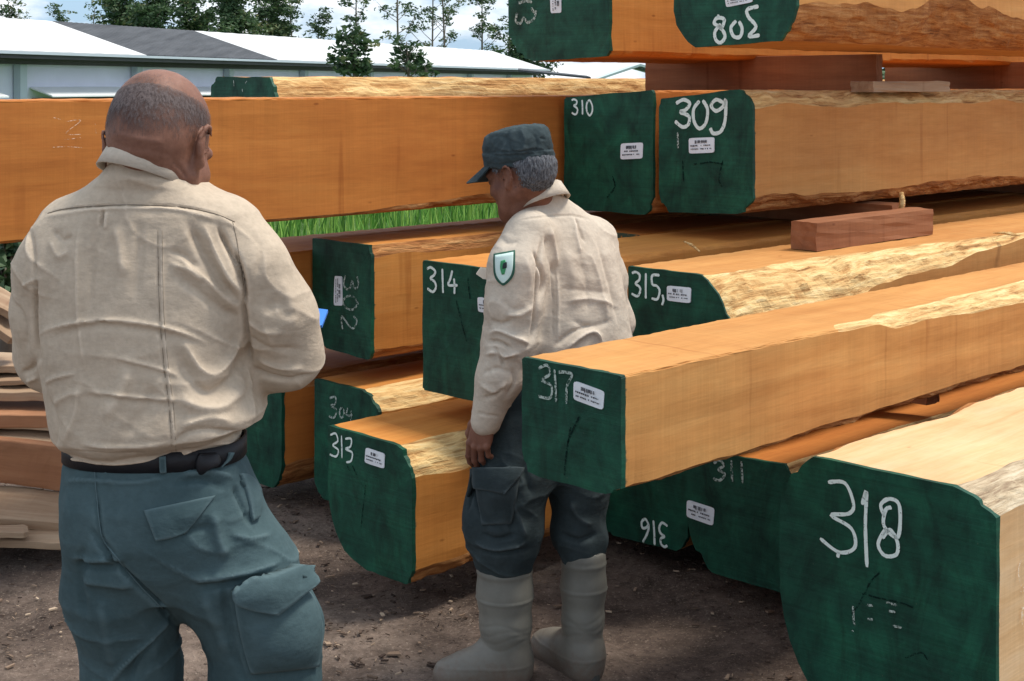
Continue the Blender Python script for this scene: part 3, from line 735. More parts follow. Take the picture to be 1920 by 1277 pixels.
# ------------------------------------------------------------------ warehouse
M['roof_white'] = plain('white_roof_sheet', c4(.66, .66, .64), .5, .4, .15, .5, .1)
t = NT('dark_roof_sheet')
a = t.noise(t.mapped((3, .25, .25), False), 1.4, 6, .7)
M['roof_dark'] = t.fin(t.ramp(a, [(.3, c4(.028, .030, .034)), (.7, c4(.085, .088, .095))]), .7, .3)
M['wall_white'] = plain('pale_painted_wall', c4(.80, .80, .96), .7, .3, .2, .6, .05)
M['fascia'] = plain('dark_fascia', c4(.085, .080, .085), .7, .3, .3, 2, .05)
M['trim_white'] = plain('white_trim', c4(.78, .80, .80), .6, .3, .1, 2, .05)
M['dark_opening'] = plain('dark_opening', c4(.015, .017, .02), .6, .3, .1, 2, 0)
M['post'] = plain('post_paint', c4(.5, .56, .62), .6, .3, .1, 2, 0)

wd = Vector((.322, .947, 0)).normalized(); wp = Vector((-wd.y, wd.x, 0)); E0 = Vector((-13.2, 37.0, 0))
EZ, RZ, HALF = 2.60, 3.66, 3.1
wh = empty('warehouse', E0, 0, 'long low warehouse with white and dark metal roof behind the timber stack', 'warehouse')
def WHP(t, d, z): return E0 + wd * t + wp * d + Vector((0, 0, z))
def slabquad(name, q, th, mat, parent, corr=0.0):
    """roof sheet from four corner points (t,d,z), with thickness and ribs"""
    mb = MB(); n = 60
    A, B, C_, D = [WHP(*p) for p in q]
    for k in (0, 1):
        pass
    v = []; f = []
    for i in range(n + 1):
        u = i / n; r = corr * (1 if i % 2 else 0)
        lo = A.lerp(B, u) + Vector((0, 0, r)); hi = D.lerp(C_, u) + Vector((0, 0, r))
        v += [lo, hi, lo - Vector((0, 0, th)), hi - Vector((0, 0, th))]
    for i in range(n):
        a, b = i * 4, i * 4 + 4
        f += [(a, b, b + 1, a + 1), (a + 2, a + 3, b + 3, b + 2), (a, a + 2, b + 2, b), (a + 1, b + 1, b + 3, a + 3)]
    f += [(0, 1, 3, 2), (n * 4, n * 4 + 2, n * 4 + 3, n * 4 + 1)]
    return mesh_obj(name, v, f, mat, parent)
T0, T1, D0, D1 = -14, 46.6, 6.4, 14.6
slabquad('roof_sheet', [(T0, -.25, EZ), (D0, -.25, EZ), (D0, HALF, RZ), (T0, HALF, RZ)], .06, M['roof_white'], wh, .012)
o = slabquad('roof_sheet', [(D0 + .005, -.25, EZ + .004), (D1 - .005, -.25, EZ + .004), (D1 - .005, HALF, RZ + .004), (D0 + .005, HALF, RZ + .004)], .06, M['roof_dark'], wh, .012)
o['label'] = 'dark grey middle section of the roof'
slabquad('roof_sheet', [(D1, -.25, EZ), (T1, -.25, EZ), (T1, HALF, RZ), (D1, HALF, RZ)], .06, M['roof_white'], wh, .012)
slabquad('roof_sheet', [(T0, HALF * 2 + .25, EZ), (T1, HALF * 2 + .25, EZ), (T1, HALF + .01, RZ - .003), (T0, HALF + .01, RZ - .003)], .06, M['roof_white'], wh)
def whbox(name, t0, t1, d0, d1, z0, z1, mat, parent=None, collect=None):
    mb = collect or MB()
    v = [WHP(a, b, c) for c in (z0, z1) for a, b in ((t0, d0), (t1, d0), (t1, d1), (t0, d1))]
    mb.raw(v, [(0, 3, 2, 1), (4, 5, 6, 7), (0, 1, 5, 4), (1, 2, 6, 5), (2, 3, 7, 6), (3, 0, 4, 7)])
    return None if collect else mb.build(name, mat, parent or wh)
whbox('fascia', T0, T1, -.30, -.26, EZ - .20, EZ - .03, M['fascia'])
whbox('gutter', T0, T1, -.38, -.305, EZ - .09, EZ - .02, M['post'])
whbox('soffit_beam', T0, T1, .30, .40, EZ - .34, EZ - .14, M['fascia'])
mb = MB()
whbox('', T0, T1, .65, .8, 0, EZ - .13, None, collect=mb); whbox('', T0, T1, 5.6, 5.7, 0, EZ - .13, None, collect=mb)
whbox('', T0, T0 + .1, 1.1, 5.6, 0, EZ - .13, None, collect=mb); whbox('', T1 - .5, T1 - .4, 1.1, 5.6, 0, EZ - .13, None, collect=mb)
mb.build('wall', M['wall_white'], wh)
for k, tt in enumerate([T0 + .5, -5.2, 1.4, 6.9, 12.4, 18, 24, 30, 36, 42]):
    whbox('post', tt, tt + .28, .40, .62, 0, EZ - .13, M['post'])
for k, tt in enumerate([-10.5, -4.4, 2.2, 7.4, 12.9, 18.6, 24.6, 30.6, 36.6]):
    win = whbox('window', tt, tt + 4.6, .60, .645, .5, 1.35, M['dark_opening'])
    v = [WHP(tt - .1, .645, 1.66), WHP(tt + 4.7, .645, 1.66), WHP(tt + 4.7, -.1, 1.42), WHP(tt - .1, -.1, 1.42)]
    v += [p - Vector((0, 0, .04)) for p in v]
    mesh_obj('awning', v, [(0, 3, 2, 1), (4, 5, 6, 7), (0, 1, 5, 4), (1, 2, 6, 5), (2, 3, 7, 6), (3, 0, 4, 7)], M['trim_white'], win)

# small shed to the right of the warehouse
sh = empty('shed', (2.3, 44, 0), 0, 'small white shed with grey green gabled roof right of the warehouse', 'shed')
def at_sh(lo, hi): mb = MB(); mb.box(lo, hi); return mb
at_sh((2.9, 44, 0), (5.6, 48, 1.75)).build('wall', M['wall_white'], sh)
t_ = plain('pale_green_roof', c4(.55, .64, .62), .5, .4, .2, 1, .05)
for i, (xa, xb, za, zb) in enumerate(((2.5, 3.9, 1.80, 2.28), (5.9, 3.9, 1.72, 2.28))):
    v = [(xa, 43.7, za), (xa, 48.3, za), (xb, 48.3, zb), (xb, 43.7, zb)]; v += [(p[0], p[1], p[2] + .07) for p in v]
    f = [(0, 1, 2, 3), (7, 6, 5, 4), (0, 4, 5, 1), (1, 5, 6, 2), (2, 6, 7, 3), (3, 7, 4, 0)]
    mesh_obj('roof_sheet', v, f, t_, sh)
at_sh((2.52, 43.75, 0), (2.68, 43.9, 1.80)).build('post', M['trim_white'], sh)
dk = empty('lean_to', (1.4, 45, 0), 0, 'dark lean-to shelter between the warehouse end and the small shed', 'shelter')
mb = MB(); mb.box((.4, 46.5, 0), (2.9, 46.7, 1.9)); mb.build('wall', M['fascia'], dk)
v = [(.2, 44.6, 2.12), (2.44, 44.6, 1.9), (2.44, 47, 1.96), (.2, 47, 2.2)]; v += [(p[0], p[1], p[2] + .06) for p in v]
mesh_obj('roof_sheet', v, [(0, 1, 2, 3), (7, 6, 5, 4), (0, 4, 5, 1), (1, 5, 6, 2), (2, 6, 7, 3), (3, 7, 4, 0)], M['roof_dark'], dk)

# ------------------------------------------------------------------ trees and shrubs
t = NT('leaf')
at = t.N('Attribute', attribute_name='tone')
col = t.ramp(at.outputs['Fac'], [(0., c4(.030, .065, .030)), (.5, c4(.075, .130, .055)), (.85, c4(.13, .19, .08)), (1., c4(.22, .22, .10))])
tl = t.N('BsdfTranslucent'); t.L(col, tl.inputs[0]); mx = t.N('MixShader'); mx.inputs[0].default_value = .3
t.L(t.bsdf.outputs[0], mx.inputs[1]); t.L(tl.outputs[0], mx.inputs[2]); t.L(mx.outputs[0], t.out.inputs['Surface'])
M['leaf'] = t.fin(col, .55, .3)
M['bark'] = plain('grey_bark', c4(.20, .17, .14), .9, .1, .5, 6, .4)

def leaf_mesh(name, clumps, per, size, r, parent):
    V = []; Fc = []; tone = []
    for (c, rad, tn) in clumps:
        for k in range(int(per * (rad[0] * rad[2]) ** .9 / .25 + 6)):
            d = r.normal(size=3); d /= np.linalg.norm(d); q = np.array(c) + d * np.array(rad) * r.uniform(.25, 1.0) ** .6
            a = r.normal(size=3); a[2] *= .5; a /= np.linalg.norm(a); b = np.cross(a, r.normal(size=3)); b /= np.linalg.norm(b) + 1e-9
            s = size * r.uniform(.55, 1.3); i = len(V)
            V += [q - a * s, q + b * s * .42, q + a * s, q - b * s * .42 - np.array([0, 0, s * .15])]
            Fc.append((i, i + 1, i + 2, i + 3)); tt = np.clip(tn + r.normal() * .2, 0, 1); tone += [tt] * 4
    o = mesh_obj(name, V, Fc, M['leaf'], parent)
    o.data.attributes.new('tone', 'FLOAT', 'POINT').data.foreach_set('value', tone)
    return o
def make_tree(name, base, h, seed, style, label, cat='tree', group=None, leaf=.2, tr=.11):
    r = np.random.RandomState(seed)
    root = empty(name, base, 0, label, cat, group)
    mb = MB(); B = Vector(base); clumps = []
    lean = Vector((r.uniform(-.06, .06), r.uniform(-.05, .05), 1))
    trunk = [B + Vector((lean.x * h * s + .12 * math.sin(s * 5 + seed) * s, lean.y * h * s + .1 * math.cos(s * 4 + seed) * s, h * s * .96)) for s in np.linspace(0, 1, 9)]
    mb.tube(trunk, [tr * (1 - .8 * s) for s in np.linspace(0, 1, 9)], 6)
    if style == 'sparse': lv, nb, ra = (.34, .99), 19, (.55, .22)
    elif style == 'dense': lv, nb, ra = (.3, 1.0), 30, (.95, .42)
    else: lv, nb, ra = (.45, 1.0), 12, (.34, .26)
    for k in range(nb):
        s = r.uniform(*lv); i = min(7, int(s * 8)); p = trunk[i].lerp(trunk[i + 1], s * 8 - i)
        a = r.uniform(0, 6.28); L = h * r.uniform(.08, .22) * (1.25 - s) * (1.3 if style == 'dense' else 1)
        tip = p + Vector((math.cos(a) * L, math.sin(a) * L, L * r.uniform(.5, 1.3)))
        midp = p.lerp(tip, .55) + Vector((0, 0, -.08 * L))
        mb.tube([p, midp, tip], [tr * .35 * (1.2 - s), tr * .22 * (1.2 - s), .012], 4)
        tn = r.uniform(.1, .75)
        for q in range(3 if style != 'bush' else 2):
            c = midp.lerp(tip, r.uniform(.2, 1.15)) + Vector(r.normal(size=3) * .25 * ra[0])
            rr = ra[0] * r.uniform(.5, 1.1)
            clumps.append((c, (rr, rr, ra[1] * r.uniform(.6, 1.1)), tn + r.uniform(-.15, .15)))
            if q == 1: mb.tube([midp, c], [tr * .15, .01], 4)
    mb.build('trunk', M['bark'], root, True)
    leaf_mesh('crown', clumps, {'sparse': 30, 'dense': 46, 'bush': 60}[style], leaf, r, root)
    return root
TL_ = [  # px of trunk, distance, height, style, label
 (14, 92, 7.6, 'sparse', 'sparse tree behind the white roof at the top left corner'),
 (118, 96, 6.9, 'sparse', 'thin sparse tree behind the roof left of the dark roof section'),
 (172, 90, 6.8, 'sparse', 'small open tree above the left end of the dark roof section'),
 (238, 88, 7.9, 'dense', 'bushy tree above the middle of the dark roof section'),
 (300, 84, 7.6, 'dense', 'dense dark tree behind the dark roof, left of the brownish one'),
 (362, 90, 7.3, 'dense', 'low dense brownish green tree behind the right end of the dark roof'),
 (428, 86, 7.6, 'dense', 'broad dense tree rising over the start of the right white roof'),
 (500, 92, 8.3, 'dense', 'tallest of the dense trees, right end of the thick clump'),
 (548, 98, 9.0, 'sparse', 'thin open tree just right of the thick clump'),
 (598, 95, 6.9, 'sparse', 'small dark tree low over the white roof'),
 (672, 96, 10.5, 'sparse', 'tall bare stemmed tree behind the round shrub'),
 (752, 88, 11.5, 'sparse', 'tall straight tree behind the pointed shrub'),
 (812, 98, 10.8, 'sparse', 'multi branched thin tree over the middle of the right roof'),
 (838, 93, 11.3, 'sparse', 'slim tall tree right beside the multi branched one'),
 (898, 95, 8.8, 'sparse', 'tree with spreading tuft over the sloping right end of the roof'),
 (948, 99, 10.2, 'sparse', 'slender tree next to the upper left green timber end'),
 (985, 88, 5.3, 'dense', 'low rounded tree beyond the right tip of the warehouse roof'),
]
for i, (px, Y, h, st, lb) in enumerate(TL_):
    make_tree('tree', ((px - PX0) / F * Y, Y, 0), h, 30 + i, st, lb, 'tree', 'trees behind the warehouse', (.13 if st == 'sparse' else .16))
# shrubs in front of the warehouse
def shrub(px, Y, top, bot, wid, seed, label, leaf, n=14):
    r = np.random.RandomState(seed); x = (px - PX0) / F * Y; zt = CAMH - (top - HY) / F * Y; zb_ = CAMH - (bot - HY) / F * Y
    root = empty('shrub', (x, Y, 0), 0, label, 'shrub', 'young trees in front of the warehouse')
    mb = MB(); clumps = []; w = wid / F * Y / 2
    mb.tube([(x, Y, 0), (x + .03, Y, zb_), (x - .02, Y, zt - .1)], [.06, .04, .012], 6)
    for k in range(n):
        s = r.uniform(0, 1); a = r.uniform(0, 6.28); rr = w * (1.0 - .75 * abs(s - .4) * 1.3) * r.uniform(.3, .95)
        c = Vector((x + math.cos(a) * rr, Y + math.sin(a) * rr, zb_ + (zt - zb_) * s))
        mb.tube([(x, Y, max(.2, c.z - .25)), c], [.018, .006], 4)
        q = w * r.uniform(.28, .45); clumps.append((c, (q, q, q * .7), r.uniform(.05, .7)))
    mb.build('stem', M['bark'], root, True)
    leaf_mesh('foliage', clumps, 90, leaf, r, root)
shrub(662, 33, 56, 134, 92, 1, 'round dark green shrub rising in front of the white roof', .10, 34)
shrub(764, 34, 70, 152, 84, 2, 'pointed paler shrub right of the round one, before the white roof', .09, 24)
shrub(800, 33, 118, 165, 50, 3, 'low bright shrub tip just above the hacked timber edge', .09, 10)
# green plants beside the offcut pile and bushes far behind on the right
shrub(8, 7.6, 452, 560, 90, 5, 'leafy green plant behind the offcut pile at the left edge', .07, 22)
shrub(-50, 7.2, 470, 640, 120, 6, 'dark leafy plant standing further left behind the offcut pile', .07, 22)
for i, px in enumerate((1700, 1795, 1890, 1990)):
    shrub(px, 27 + i * .7, 140, 175, 190, 20 + i, ['leftmost', 'second', 'third', 'rightmost'][i] + ' green bush far behind the stack under the 308 timber', .12, 26)
# ------------------------------------------------------------------ people: implicit surfaces meshed with surface nets
class Field:
    def __init__(s, lo, hi, h):
        s.lo = np.array(lo, float); s.h = h
        s.n = np.ceil((np.array(hi) - s.lo) / h).astype(int) + 1
        s.D = np.full(s.n, .25, np.float32)
    def add(s, fn, lo, hi, k=.02, op='add'):
        pad = k + .03
        a = np.clip(((np.array(lo) - pad - s.lo) / s.h).astype(int), 0, s.n); b = np.clip(((np.array(hi) + pad - s.lo) / s.h).astype(int) + 2, 0, s.n)
        if np.any(b <= a): return
        sl = tuple(slice(i, j) for i, j in zip(a, b))
        x, y, z = [(s.lo[i] + s.h * np.arange(a[i], b[i])).astype(np.float32) for i in range(3)]
        d = fn(x[:, None, None], y[None, :, None], z[None, None, :]).astype(np.float32)
        cur = s.D[sl]
        if op == 'add':
            h = np.clip(.5 + .5 * (cur - d) / k, 0, 1); s.D[sl] = cur * (1 - h) + d * h - k * h * (1 - h)
        else:   # carve
            d = -d; h = np.clip(.5 - .5 * (cur - d) / k, 0, 1); s.D[sl] = cur * (1 - h) + d * h + k * h * (1 - h)
    def cone(s, a, b, ra, rb, k=.02, op='add', flat=None):
        a = np.array(a, float); b = np.array(b, float); ba = b - a; L = float(ba @ ba) + 1e-12
        def f(x, y, z):
            t = np.clip(((x - a[0]) * ba[0] + (y - a[1]) * ba[1] + (z - a[2]) * ba[2]) / L, 0, 1)
            return np.sqrt((x - a[0] - t * ba[0]) ** 2 + (y - a[1] - t * ba[1]) ** 2 + (z - a[2] - t * ba[2]) ** 2) - (ra + (rb - ra) * t)
        r = max(ra, rb)
        s.add(f, np.minimum(a, b) - r, np.maximum(a, b) + r, k, op)
    def chain(s, pts, rad, k=.02, op='add'):
        for (p, q), (r0, r1) in zip(zip(pts, pts[1:]), zip(rad, rad[1:])): s.cone(p, q, r0, r1, k, op)
    def ell(s, c, r, R=np.eye(3), k=.02, op='add'):
        c = np.array(c, float); r = np.array(r, float); R = np.array(R, float)
        def f(x, y, z):
            px, py, pz = x - c[0], y - c[1], z - c[2]
            q = [px * R[0, i] + py * R[1, i] + pz * R[2, i] for i in range(3)]
            k0 = np.sqrt(sum((q[i] / r[i]) ** 2 for i in range(3))); k1 = np.sqrt(sum((q[i] / r[i] ** 2) ** 2 for i in range(3))) + 1e-6
            return k0 * (k0 - 1) / k1
        m = np.abs(R) @ r
        s.add(f, c - m, c + m, k, op)
    def loft(s, rows, yaw=0., p=2.4, k=.03, op='add', tilt=None):
        """rows of (z, cx, cy, half width, half depth), smooth along z; yaw turns the cross sections"""
        rows = sorted(rows); Z = np.array([r[0] for r in rows]); A = np.array(rows)
        cs, sn = math.cos(yaw), math.sin(yaw)
        def f(x, y, z):
            zz = z if tilt is None else z + tilt(x, y, z)
            I = [np.interp(zz, Z, A[:, i]) for i in range(1, 5)]
            dx, dy = x - I[0], y - I[1]
            u = np.abs(dx * cs - dy * sn) / I[2]; v = np.abs(dx * sn + dy * cs) / I[3]
            d = ((u ** p + v ** p + 1e-9) ** (1 / p) - 1) * np.minimum(I[2], I[3])
            return np.maximum(d, np.maximum(Z[0] - zz, zz - Z[-1]))
        m = A[:, 3:5].max()
        s.add(f, (A[:, 1].min() - m, A[:, 2].min() - m, Z[0] - .03), (A[:, 1].max() + m, A[:, 2].max() + m, Z[-1] + .03), k, op)
    def blur(s, it=1):
        for _ in range(it):
            for ax in range(3):
                D = s.D; s.D = D.copy()
                a = [slice(None)] * 3; b = [slice(None)] * 3; c = [slice(None)] * 3
                a[ax] = slice(0, -2); b[ax] = slice(1, -1); c[ax] = slice(2, None)
                s.D[tuple(b)] = .25 * D[tuple(a)] + .5 * D[tuple(b)] + .25 * D[tuple(c)]
    def mesh(s):
        D = s.D; n = np.array(D.shape); ins = D < 0
        cnt = np.zeros(n - 1, np.int8)
        offs = [(i, j, k) for i in (0, 1) for j in (0, 1) for k in (0, 1)]
        for o in offs: cnt += ins[o[0]:n[0] - 1 + o[0], o[1]:n[1] - 1 + o[1], o[2]:n[2] - 1 + o[2]]
        I = np.argwhere((cnt > 0) & (cnt < 8))
        idx = np.full(n - 1, -1, np.int64); idx[tuple(I.T)] = np.arange(len(I))
        acc = np.zeros((len(I), 3)); num = np.zeros(len(I))
        for ax in range(3):
            for o in offs:
                if o[ax]: continue
                e = list(o); e[ax] = 1
                d0 = D[tuple((I + o).T)].astype(float); d1 = D[tuple((I + e).T)].astype(float)
                m = (d0 < 0) != (d1 < 0); t = np.where(m, d0 / np.where(m, d0 - d1, 1), 0)
                p = np.tile(np.array(o, float), (len(I), 1)); p[:, ax] = t
                acc += p * m[:, None]; num += m
        V = s.lo + s.h * (I + acc / num[:, None])
        Q = []
        for ax in range(3):
            u, v = (ax + 1) % 3, (ax + 2) % 3
            sl0 = [slice(1, -1)] * 3; sl0[ax] = slice(0, -1); sl1 = [slice(1, -1)] * 3; sl1[ax] = slice(1, None)
            A, B = ins[tuple(sl0)], ins[tuple(sl1)]
            E = np.argwhere(A != B)
            if not len(E): continue
            fl = A[tuple(E.T)]
            E = E + 1; E[:, ax] -= 1
            def at(du, dv):
                c = E.copy(); c[:, u] -= du; c[:, v] -= dv; return idx[tuple(c.T)]
            q = np.stack([at(1, 1), at(0, 1), at(0, 0), at(1, 0)], 1)
            q[~fl] = q[~fl][:, ::-1]; Q.append(q)
        Q = np.concatenate(Q)
        return V, Q[(Q >= 0).all(1)]

def vnormals(V, Q):
    n = np.cross(V[Q[:, 2]] - V[Q[:, 0]], V[Q[:, 3]] - V[Q[:, 1]])
    N = np.zeros_like(V)
    for i in range(4): np.add.at(N, Q[:, i], n)
    return N / (np.linalg.norm(N, axis=1, keepdims=True) + 1e-12)

def relax(V, Q, it=2, lam=.5):
    for _ in range(it):
        S = np.zeros_like(V); c = np.zeros(len(V))
        for i in range(4):
            for j in (1, 3): np.add.at(S, Q[:, i], V[Q[:, (i + j) % 4]]); np.add.at(c, Q[:, i], 1)
        V = V + lam * (S / np.maximum(c, 1)[:, None] - V)
    return V

def to_px(V): return np.stack([PX0 + F * V[:, 0] / V[:, 1], HY + F * (CAMH - V[:, 2]) / V[:, 1]], 1)

def wrinkle(V, Q, folds, noise_amp=.0025, seed=0, sc=9., stretch=(1, 1, .6), crease=0.):
    """push the cloth in and out along creases; each crease is (photo polyline, width px, height m)"""
    N = vnormals(V, Q); px = to_px(V); view = V - np.array([0, 0, CAMH]); view /= np.linalg.norm(view, axis=1, keepdims=True)
    face = np.clip(-(N * view).sum(1) * 1.6 + .1, 0, 1)
    D = np.zeros(len(V))
    for pts, w, amp in folds:
        pts = np.array(catmull([tuple(p) for p in pts], 5) if len(pts) > 2 else pts, float)
        best = np.full(len(V), 1e9); par = np.zeros(len(V)); L = np.linalg.norm(np.diff(pts, axis=0), axis=1); cum = np.concatenate([[0], np.cumsum(L)])
        lo, hi = pts.min(0) - 3 * w, pts.max(0) + 3 * w
        sel = np.where(((px > lo) & (px < hi)).all(1))[0]
        if not len(sel): continue
        b = best[sel]; pr = par[sel]
        for i in range(len(L)):
            d = pts[i + 1] - pts[i]; t = np.clip(((px[sel] - pts[i]) @ d) / (L[i] ** 2 + 1e-9), 0, 1)
            r = np.linalg.norm(px[sel] - pts[i] - t[:, None] * d, axis=1); m = r < b
            b[m] = r[m]; pr[m] = (cum[i] + t[m] * L[i]) / cum[-1]
        taper = np.clip(np.minimum(pr, 1 - pr) * 5 + .12, 0, 1)
        prof = np.exp(-(b / w) ** 2) if w > 8.5 else .35 * np.exp(-(b / w) ** 2) + .65 * np.exp(-1.25 * b / w)
        D[sel] += amp * prof * taper * face[sel]
    nz = np.array([mnoise.fractal((p[0] * sc * stretch[0] + seed, p[1] * sc * stretch[1], p[2] * sc * stretch[2]), 1, 2, 3) - .9 * abs(mnoise.noise((p[0] * sc * 1.7 * stretch[0], p[1] * sc * 1.7 * stretch[1] + seed, p[2] * sc * 1.7 * stretch[2]))) for p in V])
    D += noise_amp * nz
    if crease:          # many fine sharp creases running every way, patchy over the cloth
        for q in range(2):
            k = 1.0 if q == 0 else 1.9
            cr = np.array([(1 - abs(mnoise.noise((p[0] * 9 * k + p[2] * 5 * (1 - 2 * q) + seed * 3, p[1] * 9 * k + q * 7, p[2] * 15 * k + p[0] * 4)))) ** 9 * max(0, .35 + mnoise.noise((p[0] * 6 + q * 9, p[1] * 6 + seed, p[2] * 6))) for p in V])
            D += crease * (1 if q == 0 else .6) * cr * (1 - 2 * q * .5)
    return V + N * D[:, None]

def nets_obj(name, field, mat, parent, folds=None, noise_amp=0., seed=0, sc=9., stretch=(1, 1, .6), relaxed=2, extra=None, crease=0.):
    V, Q = field.mesh()
    V = relax(V, Q, relaxed)
    if folds is not None: V = wrinkle(V, Q, folds, noise_amp, seed, sc, stretch, crease)
    if extra is not None:
        V2, Q2 = extra; Q = np.concatenate([Q, Q2 + len(V)]); V = np.concatenate([V, V2])
    o = mesh_obj(name, V, Q, mat, parent, True)
    return o, V, Q

def bvh_of(V, Q): return BVHTree.FromPolygons([tuple(v) for v in V], [tuple(int(i) for i in q) for q in Q])

EYE = Vector((0, 0, CAMH))
def cast(bvh, px, py, guess):
    d = Vector(P(px, py, 1.0)) - EYE; d.normalize()
    h = bvh.ray_cast(EYE, d)
    if h[0] is not None and abs(h[0].y - guess) < .35: return h[0], h[1]
    q = EYE + d * (guess / d.y)
    h = bvh.find_nearest(q)
    return h[0], h[1]

def patch(name, rows, bvh, guess, mat, parent, thick=.003, puff=0.0, n=24, m=14, lift=.001, edge=0.0):
    """cloth piece laid on a garment: rows of (left px point, right px point) from top to bottom"""
    R = np.array(rows, float); k = len(R); V = []; Nn = []
    for j in range(m + 1):
        t = j / m * (k - 1); i = min(k - 2, int(t)); u = t - i; l = R[i, 0] * (1 - u) + R[i + 1, 0] * u; r = R[i, 1] * (1 - u) + R[i + 1, 1] * u
        for c in range(n + 1):
            a = c / n; p = l * (1 - a) + r * a; h, nr = cast(bvh, p[0], p[1], guess)
            if nr.y > 0 and nr.dot(h - EYE) > 0: nr = -nr
            bump = (1 - abs(2 * a - 1) ** 3) * (1 - abs(2 * j / m - 1) ** 3)
            V.append(np.array(h) + np.array(nr) * (lift + thick + puff * bump + edge * (j / m) ** 2)); Nn.append(np.array(nr) * (lift + thick + .003 + puff * bump * .6 + edge * (j / m) ** 2))
    top = np.array(V)
    # soften the relief picked up from the garment a little
    g = top.reshape(m + 1, n + 1, 3).copy()
    for _ in range(14):
        for E_ in (g[0], g[-1], g[:, 0], g[:, -1]): E_[1:-1] = .5 * E_[1:-1] + .25 * (E_[:-2] + E_[2:])
        g[1:-1, 1:-1] = .5 * g[1:-1, 1:-1] + .125 * (g[:-2, 1:-1] + g[2:, 1:-1] + g[1:-1, :-2] + g[1:-1, 2:])
    top = g.reshape(-1, 3); bot = top - np.array(Nn)
    w = n + 1; f = []; o = len(top)
    for j in range(m):
        for c in range(n):
            a = j * w + c; f.append((a, a + w, a + w + 1, a + 1)); f.append((o + a, o + a + 1, o + a + w + 1, o + a + w))
    for c in range(n): f += [(c, c + 1, o + c + 1, o + c), (m * w + c + 1, m * w + c, o + m * w + c, o + m * w + c + 1)]
    for j in range(m): f += [((j + 1) * w, j * w, o + j * w, o + (j + 1) * w), (j * w + n, (j + 1) * w + n, o + (j + 1) * w + n, o + j * w + n)]
    return mesh_obj(name, np.concatenate([top, bot]), f, mat, parent, True)

def cord(name, pts, bvh, guess, rad, mat, parent, lift=.002):
    P3 = []
    for p in catmull(pts, 5):
        h, nr = cast(bvh, p[0], p[1], guess); 
        if nr.dot(h - EYE) > 0: nr = -nr
        P3.append(h + nr * lift)
    mb = MB(); mb.tube(P3, rad, 6)
    return mb.build(name, mat, parent, True)

def head_frame(yaw, pitch, roll=0.):
    """yaw clockwise from +Y, pitch downwards; columns right, forward, up"""
    th, ph = math.radians(yaw), math.radians(pitch)
    r = np.array([math.cos(th), -math.sin(th), 0]); f = np.array([math.sin(th) * math.cos(ph), math.cos(th) * math.cos(ph), -math.sin(ph)])
    u = np.cross(r, f); a = math.radians(roll)
    return np.stack([r * math.cos(a) + u * math.sin(a), f, u * math.cos(a) - r * math.sin(a)], 1)

def add_head(fd, O, R, s=1.0, ears=True):
    T = lambda *p: O + R @ (np.array(p) * s)
    E = lambda c, r, k=.02, op='add', RR=None: fd.ell(T(*c), np.array(r) * s, R if RR is None else R @ RR, k, op)
    E((0, -.012, .035), (.077, .097, .086)); E((0, -.048, -.005), (.064, .058, .062), .03)
    E((0, .032, -.035), (.060, .062, .085), .03)
    for sx in (-1, 1):
        fd.cone(T(sx * .052, .0, -.058), T(sx * .018, .070, -.102), .022 * s, .019 * s, .03)
        E((sx * .045, .055, -.034), (.022, .022, .02), .025)
        fd.cone(T(sx * .012, .086, .016), T(sx * .05, .072, .014), .011 * s, .010 * s, .014)
        E((sx * .032, .096, -.004), (.017, .014, .011), .012, 'carve')
        E((sx * .032, .079, -.005), (.015, .012, .011), .006)
        E((sx * .016, .098, -.036), (.010, .010, .008), .008)
    E((0, .077, -.106), (.022, .018, .018), .02)
    fd.cone(T(0, .090, .012), T(0, .108, -.032), .009 * s, .013 * s, .012)
    E((0, .088, -.066), (.026, .012, .007), .006); E((0, .085, -.080), (.022, .012, .008), .006)
    E((0, .102, -.073), (.024, .010, .0022), .003, 'carve')
    if ears:
        for sx in (-1, 1):
            a = math.radians(24) * sx; Z = np.array([[math.cos(a), -math.sin(a), 0], [math.sin(a), math.cos(a), 0], [0, 0, 1]])
            E((sx * .079, -.014, -.012), (.0075, .018, .030), .008, 'add', Z)
            hx = [T(sx * (.078 + .010 * max(0, math.sin(q))), -.014 + .0175 * math.cos(q) - .007 * math.sin(q), -.012 + .029 * math.sin(q)) for q in np.linspace(-.2, 3.9, 9)]
            fd.chain([h_ + R @ np.array((sx * .0055, -.003, 0)) for h_ in hx], [.0036] * 9, .004)
            E((sx * .078, -.006, -.038), (.008, .011, .012), .008)
            E((sx * .087, -.010, -.008), (.0055, .009, .016), .006, 'carve', Z)
    return T

